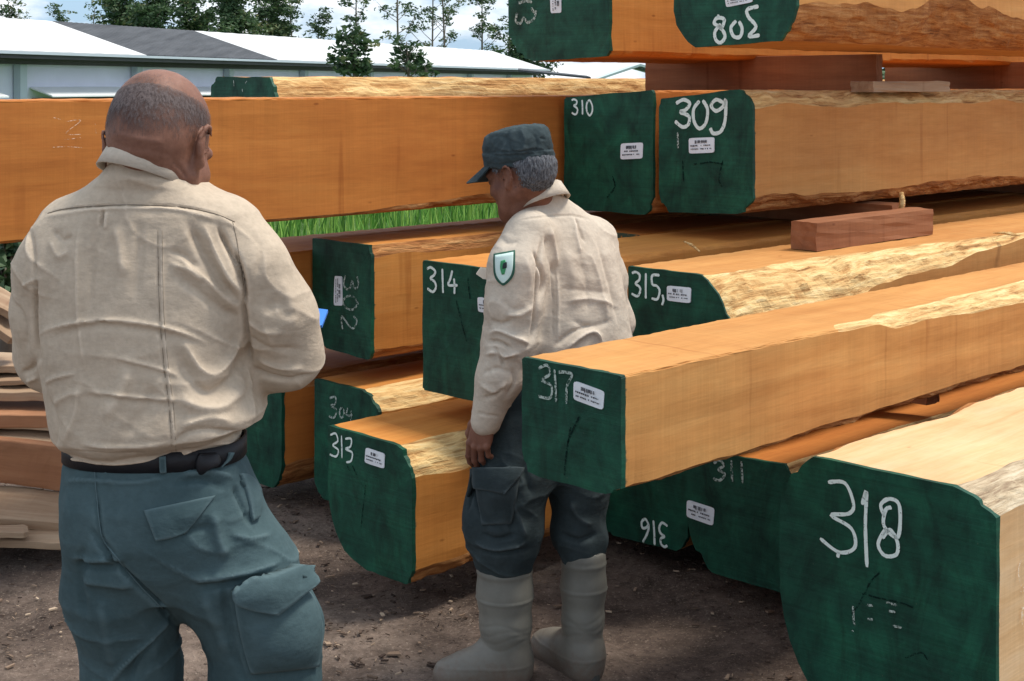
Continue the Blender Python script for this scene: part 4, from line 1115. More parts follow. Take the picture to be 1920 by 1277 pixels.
def make_hand(O, Y_, Zd, curls, thumb, s=1.0, h=.0024):
    """hand mesh: O wrist, Y_ direction of the fingers, Zd back of the hand; thumb leaves on the Y x Z side"""
    Y_ = np.array(Y_, float); Y_ /= np.linalg.norm(Y_); Zd = np.array(Zd, float); Zd -= Y_ * (Zd @ Y_); Zd /= np.linalg.norm(Zd)
    X_ = np.cross(Y_, Zd)
    X_ = X_ * thumb
    R = np.stack([X_, Y_, Zd], 1)
    T = lambda *p: O + R @ (np.array(p) * s)
    pts = [T(*p) for p in ((-.09, -.09, -.09), (.11, .2, .09), (.11, -.09, .09), (-.09, .2, -.09), (-.09, .2, .09), (.11, .2, -.09), (-.09, -.09, .09), (.11, -.09, -.09))]
    fd = Field(np.min(pts, 0) - .01, np.max(pts, 0) + .01, h)
    fd.cone(T(0, -.07, 0), T(0, .01, 0), .029 * s, .026 * s, .02)
    fd.ell(T(0, .03, 0), np.array((.034, .034, .017)) * s, R, .02)
    fd.ell(T(.0, .062, .001), np.array((.041, .036, .0145)) * s, R, .02)
    roots = [(.031, .086), (.0105, .091), (-.0105, .087), (-.030, .078)]; Ls = [(.042, .026, .021), (.046, .030, .022), (.042, .028, .021), (.033, .021, .019)]
    for i, ((x, y), L) in enumerate(zip(roots, Ls)):
        p = np.array((x, y, .003)); ang = 0; rad = [.0100, .0092, .0082, .0070]
        if i == 3: rad = [r * .87 for r in rad]
        q = [T(x * .8, y - .03, .002), T(*p)]
        for j in range(3):
            ang += curls[i][j]; dx = x * .35 * (1 if j == 0 else .3)
            p = p + L[j] * np.array((dx, math.cos(ang), -math.sin(ang))); q.append(T(*p))
        fd.chain(q, [.0095 * s] + [r * s for r in rad], .0035)
        fd.ell(T(x, y, .0055), np.array((.0085, .010, .008)) * s, R, .006)       # knuckle
    fd.chain([T(.022, .012, -.004), T(.046, .036, -.014), T(.056, .066, -.022), T(.050, .090, -.030)], [.016 * s, .0135 * s, .0105 * s, .008 * s], .008)
    V, Q = fd.mesh(); return relax(V, Q, 1)[:], Q

# ---- cloth, skin and rubber
def cloth_mat(name, base, dark, weave=900., worn=.3, wear=.45):
    t = NT(name)
    a = t.noise(t.mapped((1, 1, 1), False), 5, 5, .6)
    col = t.ramp(a, [(.3, dark), (.62, base)])
    b = t.noise(t.mapped((1, 1, 1), False), 90, 3, .6)
    col = t.mix(worn, col, t.ramp(b, [(.3, .62), (.7, 1.1)]), 'MULTIPLY')
    w = t.noise(t.mapped((1, 1, .35), False), weave, 2, .6)
    cr = t.noise(t.mapped((1.2, 1.2, 2.0), False), 11, 4, .55, .15)
    t.bump(w, .25, .0012, t.bump(cr, .45, .012))
    ge = t.N('NewGeometry')
    col = t.mix(t.ramp(ge.outputs['Pointiness'], [(.505, 0.), (.56, wear)]), col, tuple(min(1, k * 1.5 + .03) for k in base[:3]) + (1,))
    m = t.fin(col, .92, .12)
    t.bsdf.inputs['Sheen Weight'].default_value = 0.0
    return m
M['khaki'] = cloth_mat('khaki_cotton', c4(.53, .43, .325), c4(.45, .36, .27))
M['khaki_pale'] = cloth_mat('pale_khaki_cotton', c4(.57, .485, .39), c4(.49, .41, .325))
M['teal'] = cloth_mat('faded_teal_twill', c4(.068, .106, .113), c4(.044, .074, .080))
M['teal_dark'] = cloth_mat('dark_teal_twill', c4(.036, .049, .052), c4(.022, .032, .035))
M['cap'] = cloth_mat('faded_dark_green_cap', c4(.050, .068, .072), c4(.028, .040, .044))
M['leather'] = plain('black_leather', c4(.013, .013, .016), .55, .3, .3, 60, .2)
M['thread'] = plain('dark_seam', c4(.24, .195, .15), .9, .1, .2, 60, 0)
M['lining'] = plain('pocket_shadow_lining', c4(.03, .045, .05), .95, .1, .2, 20, 0)
t = NT('grey_rubber')
a = t.noise(t.mapped((1, 1, 1), False), 9, 6, .62); b = t.noise(t.mapped((1, 1, 1), False), 60, 5, .7)
col = t.ramp(a, [(.3, c4(.135, .130, .110)), (.7, c4(.19, .183, .155))])
sx = t.N('SeparateXYZ'); t.L(t.tc.outputs['Object'], sx.inputs[0])
mud = t.math('ADD', sx.outputs['Z'], t.math('MULTIPLY', t.math('ADD', a, b), -.16))                # dried mud climbing from the sole
mudf = t.ramp(t.math('ADD', mud, .5), [(.36, .85), (.42, .25), (.50, 0.)])
col = t.mix(mudf, col, c4(.13, .092, .07))
t.bump(b, .12, .003)
M['rubber'] = t.fin(col, t.ramp(b, [(.3, .38), (.7, .6)]), .35)
M['rubber_sole'] = plain('dark_rubber_sole', c4(.06, .06, .055), .7, .3, .3, 20, .2)

def skin_mat(name, base, dark, red, stub=None):
    t = NT(name)
    a = t.noise(t.mapped((1, 1, 1), False), 16, 5, .6); b = t.noise(t.mapped((1, 1, 1), False), 160, 4, .65)
    col = t.ramp(a, [(.3, dark), (.5, base), (.72, red)])
    col = t.mix(.35, col, t.ramp(b, [(.3, .6), (.7, 1.1)]), 'MULTIPLY')
    t.bump(b, .25, .0015)
    m = t.fin(col, .58, .28)
    t.bsdf.inputs['Subsurface Weight'].default_value = .08; t.bsdf.inputs['Subsurface Radius'].default_value = (.012, .005, .003)
    return m
M['skin_a'] = skin_mat('brown_skin', c4(.215, .098, .063), c4(.16, .068, .044), c4(.27, .135, .095))
M['skin_b'] = skin_mat('tanned_skin', c4(.20, .085, .052), c4(.13, .052, .034), c4(.26, .12, .08))

def hair_mat(name, dark, pale, greyness, cover, soft=.22):
    t = NT(name)
    at = t.N('Attribute', attribute_name='depth')
    a = t.noise(t.mapped((1, 1, .28), False), 260, 4, .7); b = t.noise(t.mapped((1, 1, 1), False), 34, 4, .6)
    col = t.mix(t.ramp(a, [(greyness - .22, 0.), (greyness + .25, 1.)]), dark, pale)
    f = t.math('ADD', at.outputs['Fac'], t.math('MULTIPLY', t.math('SUBTRACT', a, .5), 1.5)); f = t.math('ADD', f, t.math('MULTIPLY', t.math('SUBTRACT', b, .5), .8))
    tr = t.N('BsdfTransparent'); mx = t.N('MixShader')
    t.L(t.ramp(f, [(cover - soft * .3, 0.), (cover + soft, 1.)]), mx.inputs[0]); t.L(tr.outputs[0], mx.inputs[1]); t.L(t.bsdf.outputs[0], mx.inputs[2]); t.L(mx.outputs[0], t.out.inputs['Surface'])
    t.bump(a, .5, .003)
    return t.fin(col, .75, .25)
M['stubble'] = hair_mat('short_grizzled_stubble', c4(.050, .036, .035), c4(.15, .115, .108), .52, .42, .65)
M['grey_hair'] = hair_mat('short_grey_hair', c4(.016, .016, .019), c4(.22, .23, .25), .56, .22)

def hair_shell(parent, O, R, s, region, off, mat, h=.0028, rough=0., depth=.045):
    """thin shell over the scalp where region(local) < 0"""
    fd = Field(O - .15, O + .15, h); add_head(fd, O, R, s, ears=False)
    V, Q = fd.mesh(); V = relax(V, Q, 1); N = vnormals(V, Q)
    L = ((V - O) @ R) / s; rg = region(L)
    keep = (rg[Q] < 0).all(1); Q2 = Q[keep]; used = np.unique(Q2); remap = np.full(len(V), -1); remap[used] = np.arange(len(used))
    lift = np.clip((.052 - L[used][:, 2]) / .04, .12 if rough else 1, 1) * np.array([off * (1 + rough * mnoise.noise((p[0] * 160, p[1] * 160, p[2] * 70))) for p in V[used]]) * np.clip(-rg[used] / .012, .25, 1)
    o = mesh_obj('hair', V[used] + N[used] * lift[:, None], remap[Q2], mat, parent, True)
    o.data.attributes.new('depth', 'FLOAT', 'POINT').data.foreach_set('value', np.clip(-rg[used] / depth, 0, 1).astype(np.float32))
    return o

def collar_band(name, ctr, R, rx, ry, hgt, fall, gap, mat, parent, thick=.004, open_=.55):
    """turned down shirt collar: stand, fold and falling leaf as one strip, open at the throat; R columns right, forward, up"""
    V = []; Fc = []; n = 64
    prof = [(0.0, -.012), (.0, hgt * .6), (.001, hgt), (.005, hgt + .004), (.010, hgt), (.010 + gap * .5, hgt - fall * .5), (.010 + gap, hgt - fall), (.006 + gap, hgt - fall), (.005 + gap * .5, hgt - fall * .5), (.0065, hgt - .006), (.004, hgt - .004), (.004, 0), (.004, -.012)]
    m = len(prof)
    for i in range(n + 1):
        a = -math.pi / 2 - (math.pi - open_ * .5) + (2 * math.pi - open_) * i / n
        c, s_ = math.cos(a), math.sin(a)
        fr = max(0, s_)                                  # towards the throat the leaf gets longer and lower
        for (dr, dz) in prof:
            dzz = dz - .022 * fr - (.012 * fr if dz < hgt - fall * .7 else 0)
            wob = .002 * mnoise.noise((c * 3, s_ * 3, dz * 30))
            V.append(ctr + R @ np.array(((rx + dr + wob) * c, (ry + dr + wob) * s_, dzz)))
    for i in range(n):
        for k in range(m):
            Fc.append((i * m + k, (i + 1) * m + k, (i + 1) * m + (k + 1) % m, i * m + (k + 1) % m))
    Fc.append(tuple(range(m))); Fc.append(tuple(n * m + k for k in reversed(range(m))))
    return mesh_obj(name, V, Fc, mat, parent, True)
# ------------------------------------------------------------------ person 1: bald man in the foreground, seen from behind
def px2rows(Y, rows, dep, cy=None):
    """(py, left px, right px) silhouette rows at depth Y -> loft rows; dep gives half depth per row"""
    out = []
    for i, (py, l, r) in enumerate(rows):
        a, b = P(l, py, Y), P(r, py, Y); d = dep[i] if hasattr(dep, '__len__') else dep
        out.append((a[2], (a[0] + b[0]) / 2, (cy[i] if cy is not None else Y), (b[0] - a[0]) / 2, d))
    return out

def build_bald_man():
    YT = 2.50
    Q_ = lambda px, py, Y=YT: P(px, py, Y)
    base = Q_(290, 1200); root = empty('person', (base[0], YT, 0), 0, 'bald man in khaki shirt and teal cargo trousers, his back turned', 'person')
    HO = np.array([(299 - PX0) / F * 2.49, 2.50, 1.597]); HR = head_frame(13, 27, 3); HS = 1.05
    # --- body (one skin surface, mostly under the clothes)
    fd = Field((-1.0, 2.2, 0.0), (-.18, 3.0, 1.80), .0042)
    T = add_head(fd, HO, HR, HS)
    nb = Q_(278, 372)
    fd.cone(T(0, -.030, -.03), nb + (0, .01, 0), .056, .058, .03); fd.cone(nb, nb + (0, 0, -.06), .058, .07, .03)
    fd.loft(px2rows(YT, [(405, 225, 350), (440, 150, 410), (480, 120, 440), (640, 120, 430), (860, 140, 430), (960, 145, 455), (1060, 165, 460)], [.06, .085, .095, .10, .095, .10, .09]), k=.05)
    wristR, wristL = Q_(420, 645, 2.84), Q_(235, 650, 2.84)
    fd.chain([Q_(430, 455), Q_(528, 658, 2.54), wristR], [.042, .030, .026], .03); fd.chain([Q_(135, 460), Q_(82, 660, 2.54), wristL], [.042, .030, .026], .03)
    fd.chain([Q_(215, 1020), Q_(232, 1290), Q_(240, 1700)], [.075, .055, .038], .03); fd.chain([Q_(400, 1020), Q_(482, 1290), Q_(490, 1700)], [.075, .055, .038], .03)
    hands = []
    crl = [(.5, .6, .4), (.55, .65, .4), (.6, .7, .4), (.6, .7, .4)]
    hv = []; hq = []; off = 0
    for (w, dr, th) in ((wristR, (-.55, .75, .1), 1), (wristL, (.55, .75, .1), -1)):
        v, q = make_hand(w, dr, (.7 * th, .25, .65), crl, th); hv.append(v); hq.append(q + off); off += len(v)
    body, V, Q = nets_obj('body', fd, M['skin_a'], root, [([(205, 262), (235, 275), (285, 283), (330, 292)], 3, -.0015), ([(208, 284), (250, 294), (305, 308)], 3, -.0015), ([(215, 250), (260, 260), (310, 268)], 5, .0025), ([(322, 300), (340, 318), (352, 335)], 3, -.003)], .0012, 2, 20., relaxed=1, extra=(np.concatenate(hv), np.concatenate(hq)))
    # --- stubble round the back and sides of the head, bald on top
    def region(L):
        x, y, z = L[:, 0], L[:, 1], L[:, 2]
        top = z + .30 * y - .098 + .010 * np.sin(x * 40)                 # below the crown
        low = -.052 - z + .25 * np.abs(x) + .25 * np.maximum(y, 0)       # above the nape
        fr = y - .050 + .12 * (z > .06)
        return np.maximum(np.maximum(top, low), fr)
    hair_shell(root, HO, HR, HS, region, .0018, M['stubble'], .003, 0., .080)
    # --- shirt
    sf = Field((-1.03, 2.15, .93), (-.16, 3.05, 1.66), .0033)
    tl = lambda x, y, z: -.125 * np.maximum(x + .66, 0) * np.clip((1.17 - z) / .06, 0, 1)
    rows = [(292, 226, 318), (308, 212, 336), (328, 196, 360), (350, 160, 396), (372, 128, 440), (395, 108, 462), (425, 98, 468), (460, 92, 468), (520, 84, 466), (600, 80, 462), (660, 78, 464), (705, 88, 472), (752, 97, 488), (785, 101, 497), (810, 107, 490), (822, 116, 468), (830, 128, 452), (862, 134, 446)]
    dep = [.076, .082, .088, .094, .100, .110, .117, .123, .132, .138, .14, .142, .148, .152, .150, .134, .118, .105]
    sf.loft(px2rows(YT, rows, dep, [YT - .012 if r[0] < 340 else YT for r in rows]), k=.03, p=2.5, tilt=tl)
    ER, EL = Q_(536, 664, 2.53), Q_(92, 668, 2.53)
    sf.chain([Q_(430, 440), Q_(468, 505, 2.48), Q_(516, 592, 2.50), ER, Q_(500, 668, 2.67), wristR], [.062, .065, .066, .058, .056, .040], .035)
    sf.chain([Q_(140, 438), Q_(112, 500, 2.48), Q_(98, 590, 2.50), EL, Q_(128, 672, 2.67), wristL], [.064, .066, .062, .053, .054, .040], .035)
    folds = [
        # horizontal pressed creases
        ([(72, 632), (90, 618), (140, 606), (200, 600), (250, 604), (300, 612), (345, 625), (385, 642)], 4.2, .0042), ([(80, 640), (140, 618), (200, 611), (300, 624), (370, 645)], 9, -.0032),
        ([(80, 720), (105, 708), (142, 700)], 3.6, .0034), ([(218, 671), (265, 682), (312, 695), (335, 706)], 3.6, .0032), ([(155, 733), (200, 737), (240, 743), (300, 748), (335, 752)], 3.6, .0034),
        ([(160, 743), (240, 752), (330, 761)], 8, -.002), ([(150, 832), (200, 838), (250, 838), (310, 832)], 4, .0036), ([(46, 535), (60, 527), (72, 522)], 3, .003), ([(178, 600), (192, 606), (200, 600)], 5, -.003),
        # yoke seam, back pleats, side seam
        ([(82, 402), (120, 392), (165, 387), (250, 384), (340, 388), (400, 400), (440, 416)], 1.9, -.0034), ([(82, 408), (165, 394), (250, 391), (340, 395), (440, 424)], 4, .0022),
        ([(194, 392), (191, 405), (188, 428)], 3, -.005), ([(200, 395), (197, 430)], 4, .003), ([(148, 425), (145, 500), (147, 600), (160, 690)], 7, .0034), ([(180, 420), (172, 500), (170, 590)], 10, -.004),
        ([(296, 430), (297, 520), (300, 600), (308, 690), (318, 770), (322, 850)], 2.0, -.0028), ([(303, 430), (305, 600), (316, 700), (328, 850)], 3.4, .0020),
        ([(215, 420), (225, 470), (232, 520)], 11, .004), ([(255, 410), (262, 470), (250, 560)], 12, -.0035),
        # pulls into the right armpit
        ([(352, 415), (370, 450), (395, 495), (420, 540), (448, 572)], 11, -.0075), ([(382, 420), (402, 470), (430, 520), (455, 550)], 9, .006), ([(410, 425), (430, 470), (447, 515), (456, 545)], 6, -.010),
        ([(325, 510), (370, 545), (415, 580), (452, 600)], 11, -.005), ([(330, 480), (380, 520), (420, 555), (450, 578)], 8, .005), ([(315, 470), (345, 480), (372, 505)], 8, -.004), ([(318, 495), (350, 505), (380, 530)], 6, .0035),
        ([(440, 470), (450, 500), (458, 535), (460, 572)], 4.5, -.016), ([(455, 560), (459, 610), (462, 640), (468, 690)], 6, -.010),
        # lower right drapery
        ([(330, 655), (352, 700), (385, 735), (420, 725), (450, 690), (468, 640)], 13, -.0075), ([(345, 640), (375, 690), (405, 700), (435, 670), (455, 620)], 10, .006), ([(335, 740), (370, 765), (420, 760), (460, 720)], 14, .006),
        ([(325, 835), (350, 812), (390, 805), (430, 812), (470, 822)], 9, -.007), ([(330, 858), (370, 838), (420, 830), (450, 838)], 7, .005), ([(340, 800), (390, 785), (440, 790)], 10, .005), ([(455, 640), (470, 720), (480, 790)], 7, .005),
        # lower left
        ([(95, 760), (130, 740), (160, 735)], 9, .004), ([(85, 740), (105, 790), (100, 850)], 9, -.005), ([(120, 830), (140, 780), (150, 720)], 10, .004), ([(190, 790), (225, 740), (245, 690)], 16, .005), ([(230, 820), (270, 770), (285, 720)], 14, -.004),
        ([(68, 520), (66, 600), (72, 680), (82, 740)], 5, -.010), ([(58, 430), (64, 470), (68, 520)], 5, -.004), ([(100, 430), (118, 450), (135, 440)], 9, -.004), ([(95, 450), (110, 480), (132, 470)], 9, .004),
        ([(110, 858), (160, 862), (230, 866), (300, 858)], 6, .004), ([(120, 845), (200, 852), (280, 850)], 6, -.003),
        # sleeves
        ([(470, 690), (500, 706), (545, 712), (585, 700)], 6, -.006), ([(480, 675), (520, 690), (570, 690)], 7, .004), ([(500, 590), (520, 570), (550, 600)], 14, -.004), ([(520, 520), (540, 560), (545, 620)], 16, .004), ([(460, 600), (490, 620), (530, 625)], 8, .0035), ([(462, 630), (500, 650), (560, 655)], 8, -.0035),
        ([(470, 440), (490, 470), (480, 520)], 10, -.003), ([(25, 560), (45, 600), (50, 660)], 9, -.005), ([(40, 700), (60, 690), (72, 665)], 6, -.005), ([(50, 715), (70, 708)], 5, .004)]
    shirt, SV, SQ = nets_obj('shirt', sf, M['khaki'], root, [(p, w * .85, am * (1.25 if w > 6 else 1.7)) for p, w, am in folds], .0034, 3, 8., crease=.0046)
    sb = bvh_of(SV, SQ)
    CR = head_frame(20, 20, -7)
    collar_band('collar', Q_(281, 322, 2.485), CR, .059, .082, .030, .046, .012, M['khaki_pale'], shirt)
    cord('yoke_seam', [(90, 400), (120, 392), (165, 387), (250, 384), (340, 388), (400, 400), (440, 416)], sb, 2.4, .0008, M['thread'], shirt, .0004)
    for ln in ([(296, 432), (297, 520), (300, 600), (308, 690), (318, 770), (322, 846)], [(304, 432), (305, 520), (308, 600), (316, 690), (326, 770), (330, 846)]): cord('back_seam', ln, sb, 2.38, .0004, M['thread'], shirt, .0001)
    cord('armhole_seam', [(436, 416), (444, 450), (450, 490), (456, 535)], sb, 2.4, .0007, M['thread'], shirt, .0002)
    # --- trousers
    tf = Field((-1.03, 2.15, .02), (-.16, 3.0, 1.12), .0046)
    rows = [(846, 128, 448), (872, 120, 464), (925, 116, 480), (985, 122, 488), (1040, 130, 500), (1105, 135, 500)]
    tf.loft(px2rows(YT, rows, [.113, .124, .142, .145, .13, .10]), k=.05, p=2.35)
    tf.chain([Q_(222, 1000), Q_(236, 1110), Q_(248, 1277, 2.52), Q_(246, 1420, 2.55), Q_(246, 1720, 2.52)], [.084, .090, .078, .076, .066], .036)
    tf.chain([Q_(395, 985), Q_(440, 1075), Q_(494, 1180), Q_(498, 1277), Q_(488, 1420, 2.54), Q_(480, 1720, 2.50)], [.095, .102, .094, .088, .08, .068], .036)
    tfolds = [([(172, 990), (200, 1040), (250, 1090), (310, 1150), (345, 1190)], 5, -.009), ([(180, 925), (182, 960), (190, 1010), (215, 1040)], 5, -.004), ([(360, 1085), (420, 1082), (480, 1070), (530, 1050)], 7, .005), ([(370, 1098), (430, 1096), (500, 1076)], 8, -.005),
        ([(430, 1000), (470, 1010), (510, 1000)], 8, .004), ([(320, 1000), (360, 995), (400, 985)], 8, -.003), ([(140, 1060), (170, 1064), (225, 1068)], 8, -.006), ([(135, 1045), (180, 1048), (230, 1050)], 7, .005), ([(150, 1085), (200, 1092), (250, 1100)], 9, .004),
        ([(345, 1190), (375, 1215), (395, 1260)], 9, -.005), ([(330, 1150), (290, 1190), (230, 1250), (200, 1290)], 8, .005), ([(310, 1180), (260, 1240), (240, 1290)], 8, -.005), ([(190, 1120), (200, 1180), (215, 1260)], 14, .004), ([(380, 1110), (400, 1160), (430, 1230)], 16, .004), ([(415, 1090), (425, 1150), (440, 1230), (460, 1277)], 9, -.004),
        ([(110, 905), (150, 900), (250, 905), (310, 895)], 6, .003), ([(330, 905), (380, 900), (430, 915)], 8, -.004), ([(340, 890), (400, 886), (440, 896)], 6, .004), ([(440, 910), (455, 940), (470, 985)], 7, -.006), ([(400, 960), (410, 1010), (425, 1050)], 12, .004), ([(120, 1130), (130, 1200), (150, 1277)], 10, .004), ([(160, 1020), (150, 1080), (160, 1160)], 10, -.004)]
    trous, TV, TQ = nets_obj('trousers', tf, M['teal'], root, [(p, w * .9, am * 2.0) for p, w, am in tfolds], .0052, 8, 8., crease=.0065)
    tb = bvh_of(TV, TQ)
    patch('pocket_flap', [((270, 957), (402, 929)), ((283, 986), (378, 962)), ((294, 1012), (346, 1003))], tb, 2.38, M['teal'], trous, .0035, .002, edge=.004)
    pk = patch('cargo_pocket', [((438, 1114), (594, 1098)), ((446, 1165), (601, 1140)), ((458, 1215), (600, 1200)), ((472, 1262), (592, 1250))], tb, 2.42, M['teal'], trous, .006, .020, 30, 22)
    patch('pocket_flap', [((434, 1108), (545, 1056)), ((440, 1122), (570, 1080)), ((508, 1150), (586, 1098))], tb, 2.40, M['teal'], trous, .034, .006, edge=.004)
    patch('side_pocket', [((448, 888), (484, 893)), ((458, 910), (494, 912)), ((466, 945), (491, 944)), ((471, 980), (482, 972))], tb, 2.44, M['teal'], trous, .004, .006, 10, 14, edge=.003)
    patch('pocket_corner', [((76, 962), (106, 922)), ((76, 972), (107, 945)), ((75, 980), (108, 972))], tb, 2.50, M['teal'], trous, .003, .002, 10, 8)
    cord('seat_seam', [(178, 880), (181, 925), (190, 1000), (215, 1040), (262, 1098), (306, 1142)], tb, 2.4, .0013, M['teal'], trous, .0006)
    # --- belt with holder, loops
    V = []; Fc = []; n = 96
    for i in range(n):
        a = 2 * math.pi * i / n
        for (dz, dr) in ((.017, .000), (.017, .004), (-.017, .004), (-.017, .000)):
            z0 = P(280, 835, YT)[2] + dz; x = -.621 + (.152 + dr) * abs(math.cos(a)) ** .83 * np.sign(math.cos(a)); y = YT + (.114 + dr) * abs(math.sin(a)) ** .83 * np.sign(math.sin(a))
            V.append((x + .002, y, z0))
    for i in range(n):
        for k in range(4): Fc.append((i * 4 + k, i * 4 + (k + 1) % 4, (i + 1) % n * 4 + (k + 1) % 4, (i + 1) % n * 4 + k))
    belt = mesh_obj('belt', V, Fc, M['leather'], root, True)
    bb = bvh_of(np.array(V), np.array(Fc))
    patch('belt_pouch', [((372, 850), (404, 848)), ((364, 862), (412, 860)), ((366, 878), (412, 876)), ((376, 890), (404, 887))], bb, 2.38, M['leather'], belt, .008, .010, 16, 12)
    patch('belt_loop', [((299, 856), (311, 855)), ((300, 888), (312, 887))], bb, 2.38, M['teal'], trous, .004, 0, 6, 8)
    patch('belt_loop', [((428, 848), (436, 848)), ((430, 882), (438, 882))], bb, 2.40, M['teal'], trous, .004, 0, 6, 8)
    # --- boots (below the frame)
    for (px, dx) in ((242, -.03), (480, .05)):
        c = P(px, 1700, 2.5); bf = Field((c[0] - .14, 2.3, -.01), (c[0] + .16, 2.85, .36), .006)
        bf.chain([(c[0], 2.51, .33), (c[0], 2.51, .09)], [.062, .054], .02); bf.chain([(c[0], 2.46, .05), (c[0] + dx, 2.68, .045)], [.048, .046], .03)
        bf.add(lambda x, y, z: 0 * x + 0 * y + z - .0, (c[0] - .2, 2.2, -.02), (c[0] + .2, 2.9, .01), .004, 'carve')
        nets_obj('boot', bf, M['leather'], root)
    # --- blue clipboard he is holding in front of him
    cb = MB(); ctr = Vector(P(545, 606, 2.98))
    q = [Vector(P(615, 583, 2.93)), Vector(P(604, 612, 2.90)), Vector(P(420, 640, 2.86)), Vector(P(440, 560, 2.95))]
    nrm = (q[1] - q[0]).cross(q[3] - q[0]).normalized() * .004
    cb.raw([p + nrm for p in q] + [p - nrm for p in q], [(0, 1, 2, 3), (7, 6, 5, 4), (0, 4, 5, 1), (1, 5, 6, 2), (2, 6, 7, 3), (3, 7, 4, 0)])
    tag(cb.build('clipboard', plain('blue_plastic', c4(.06, .25, .75), .4, .4, .1, 20, 0)), 'blue clipboard corner sticking out past the bald man\'s right elbow', 'clipboard')
build_bald_man()

# ------------------------------------------------------------------ person 2: man with cap between the timbers
def build_cap_man():
    YT = 4.20; YA = -36.87   # body turned to the left
    Q_ = lambda px, py, Y=YT: P(px, py, Y)
    root = empty('person', (.13, 4.18, 0), 0, 'man in dark cap, khaki shirt with shield patch and grey rubber boots', 'person')
    HO = np.array([.022, 4.15, 1.448]); HR = head_frame(-52, 17, 0); HS = 1.0
    fr = np.array([math.sin(math.radians(YA)), math.cos(math.radians(YA))]); rt = np.array([fr[1], -fr[0]])
    fd = Field((-.30, 3.75, 0), (.48, 4.75, 1.60), .0048)
    T = add_head(fd, HO, HR, HS)
    nb = Q_(1010, 385, 4.19)
    fd.cone(T(0, -.030, -.03), nb, .050, .052, .03); fd.cone(nb, nb + (.01, .01, -.07), .052, .065, .03)
    rowsb = [(Q_(1030, 410)[2], .105, 4.19, .09, .06), (Q_(1030, 450)[2], .12, 4.20, .135, .075), (Q_(1030, 560)[2], .13, 4.20, .135, .08), (Q_(1030, 680)[2], .14, 4.2, .115, .06), (Q_(1030, 790)[2], .13, 4.2, .10, .055)]
    yawr = math.radians(YA)
    fd.loft(rowsb, yaw=yawr, k=.05)
    SH, EL, WR = Q_(985, 452, 4.05), Q_(955, 640, 4.03), Q_(912, 775, 4.02)
    fd.chain([SH, EL, WR], [.042, .036, .026], .03)
    SHR, ELR, WRR = Q_(1122, 462, 4.30), Q_(1150, 606, 4.38), Q_(1085, 640, 4.58)
    fd.chain([SHR, ELR, WRR], [.042, .036, .026], .03)
    KL, AL = P(945, 1040, 4.1), P(948, 1215, 4.1); KR, AR = P(1092, 1025, 4.155), P(1094, 1205, 4.15)
    fd.chain([P(980, 800, 4.14), KL, AL], [.06, .04, .032], .03); fd.chain([P(1085, 800, 4.20), P(1085, 930, 4.175), KR, AR], [.06, .045, .030, .028], .03)
    h1 = make_hand(WR + np.array((-.002, 0, -.012)), (-.24, -.03, -.97), (-.55, -.83, 0), [(.28, .45, .35), (.38, .55, .4), (.48, .6, .45), (.62, .7, .5)], 1, .95)
    h2 = make_hand(WRR, (-.6, .6, .1), (.5, .3, .6), [(.5, .6, .4)] * 4, 1, .95)
    nets_obj('body', fd, M['skin_b'], root, relaxed=1, extra=(np.concatenate([h1[0], h2[0]]), np.concatenate([h1[1], h2[1] + len(h1[0])])))
    def region(L):
        x, y, z = L[:, 0], L[:, 1], L[:, 2]
        low = -.060 - z + .9 * np.maximum(y + .035, 0) * (np.abs(x) > .03) - .02 * (y < -.05)
        frt = y - .052 + .3 * np.maximum(-z, 0)
        ear = .023 - np.sqrt(((y + .012) / 1.0) ** 2 + ((z + .014) / 1.2) ** 2)
        return np.maximum(np.maximum(np.maximum(low, frt), z - .075), np.where(np.abs(x) > .055, ear, -1))
    hair_shell(root, HO, HR, HS, region, .0075, M['grey_hair'], .0028, .35)
    # --- cap: band, flat topped crown, peak
    CRm = head_frame(-57, 4, 0); CO = HO + np.array((-.006, 0, -.004))
    cf = Field(CO - .16, CO + .19, .0030)
    def capf(x, y, z):
        dx, dy, dz = x - CO[0], y - CO[1], z - CO[2]
        u, v, w = [dx * CRm[0, i] + dy * CRm[1, i] + dz * CRm[2, i] for i in range(3)]
        t = np.clip((w - .022) / .121, 0, 1)
        rx = .084 + .006 * np.sin(t * 3.1) - .014 * t ** 4; ry = .103 + .006 * np.sin(t * 3.1) - .016 * t ** 4
        r = np.sqrt((u / rx) ** 2 + ((v + .006) / ry) ** 2); d = (r - 1) * .085
        d = d + .0016 * (np.abs(w - .066) < .0025) - .0022 * (w < .066)
        top = w - (.140 - .012 * (v + .006) / .1 - .010 * r ** 2)
        q = np.maximum(np.maximum(d, top), .020 - w); e = .012
        # rounded shoulder
        return np.where((d > -e) & (top > -e), np.sqrt(np.maximum(d + e, 0) ** 2 + np.maximum(top + e, 0) ** 2) - e, q)
    cf.add(capf, CO - .16, CO + .19, .002)
    cfolds = [([(910, 262), (935, 255), (960, 265)], 6, -.004), ([(955, 240), (950, 262), (962, 285)], 5, -.005), ([(975, 240), (985, 262), (980, 285)], 5, .004), ([(1000, 250), (1008, 270), (1000, 290)], 5, -.004), ([(925, 275), (960, 282), (1000, 276)], 4, .003), ([(930, 238), (960, 234), (1000, 238)], 5, -.003), ([(905, 285), (940, 292), (1000, 288), (1028, 282)], 2.5, -.003), ([(905, 306), (940, 308), (1028, 298)], 2, -.002), ([(1012, 258), (1024, 262)], 2.5, -.004)]
    cap, CV, CQ = nets_obj('cap', cf, M['cap'], root, cfolds, .004, 5, 22., (1, 1, 1))
    V = []; Fc = []; n, m = 28, 12
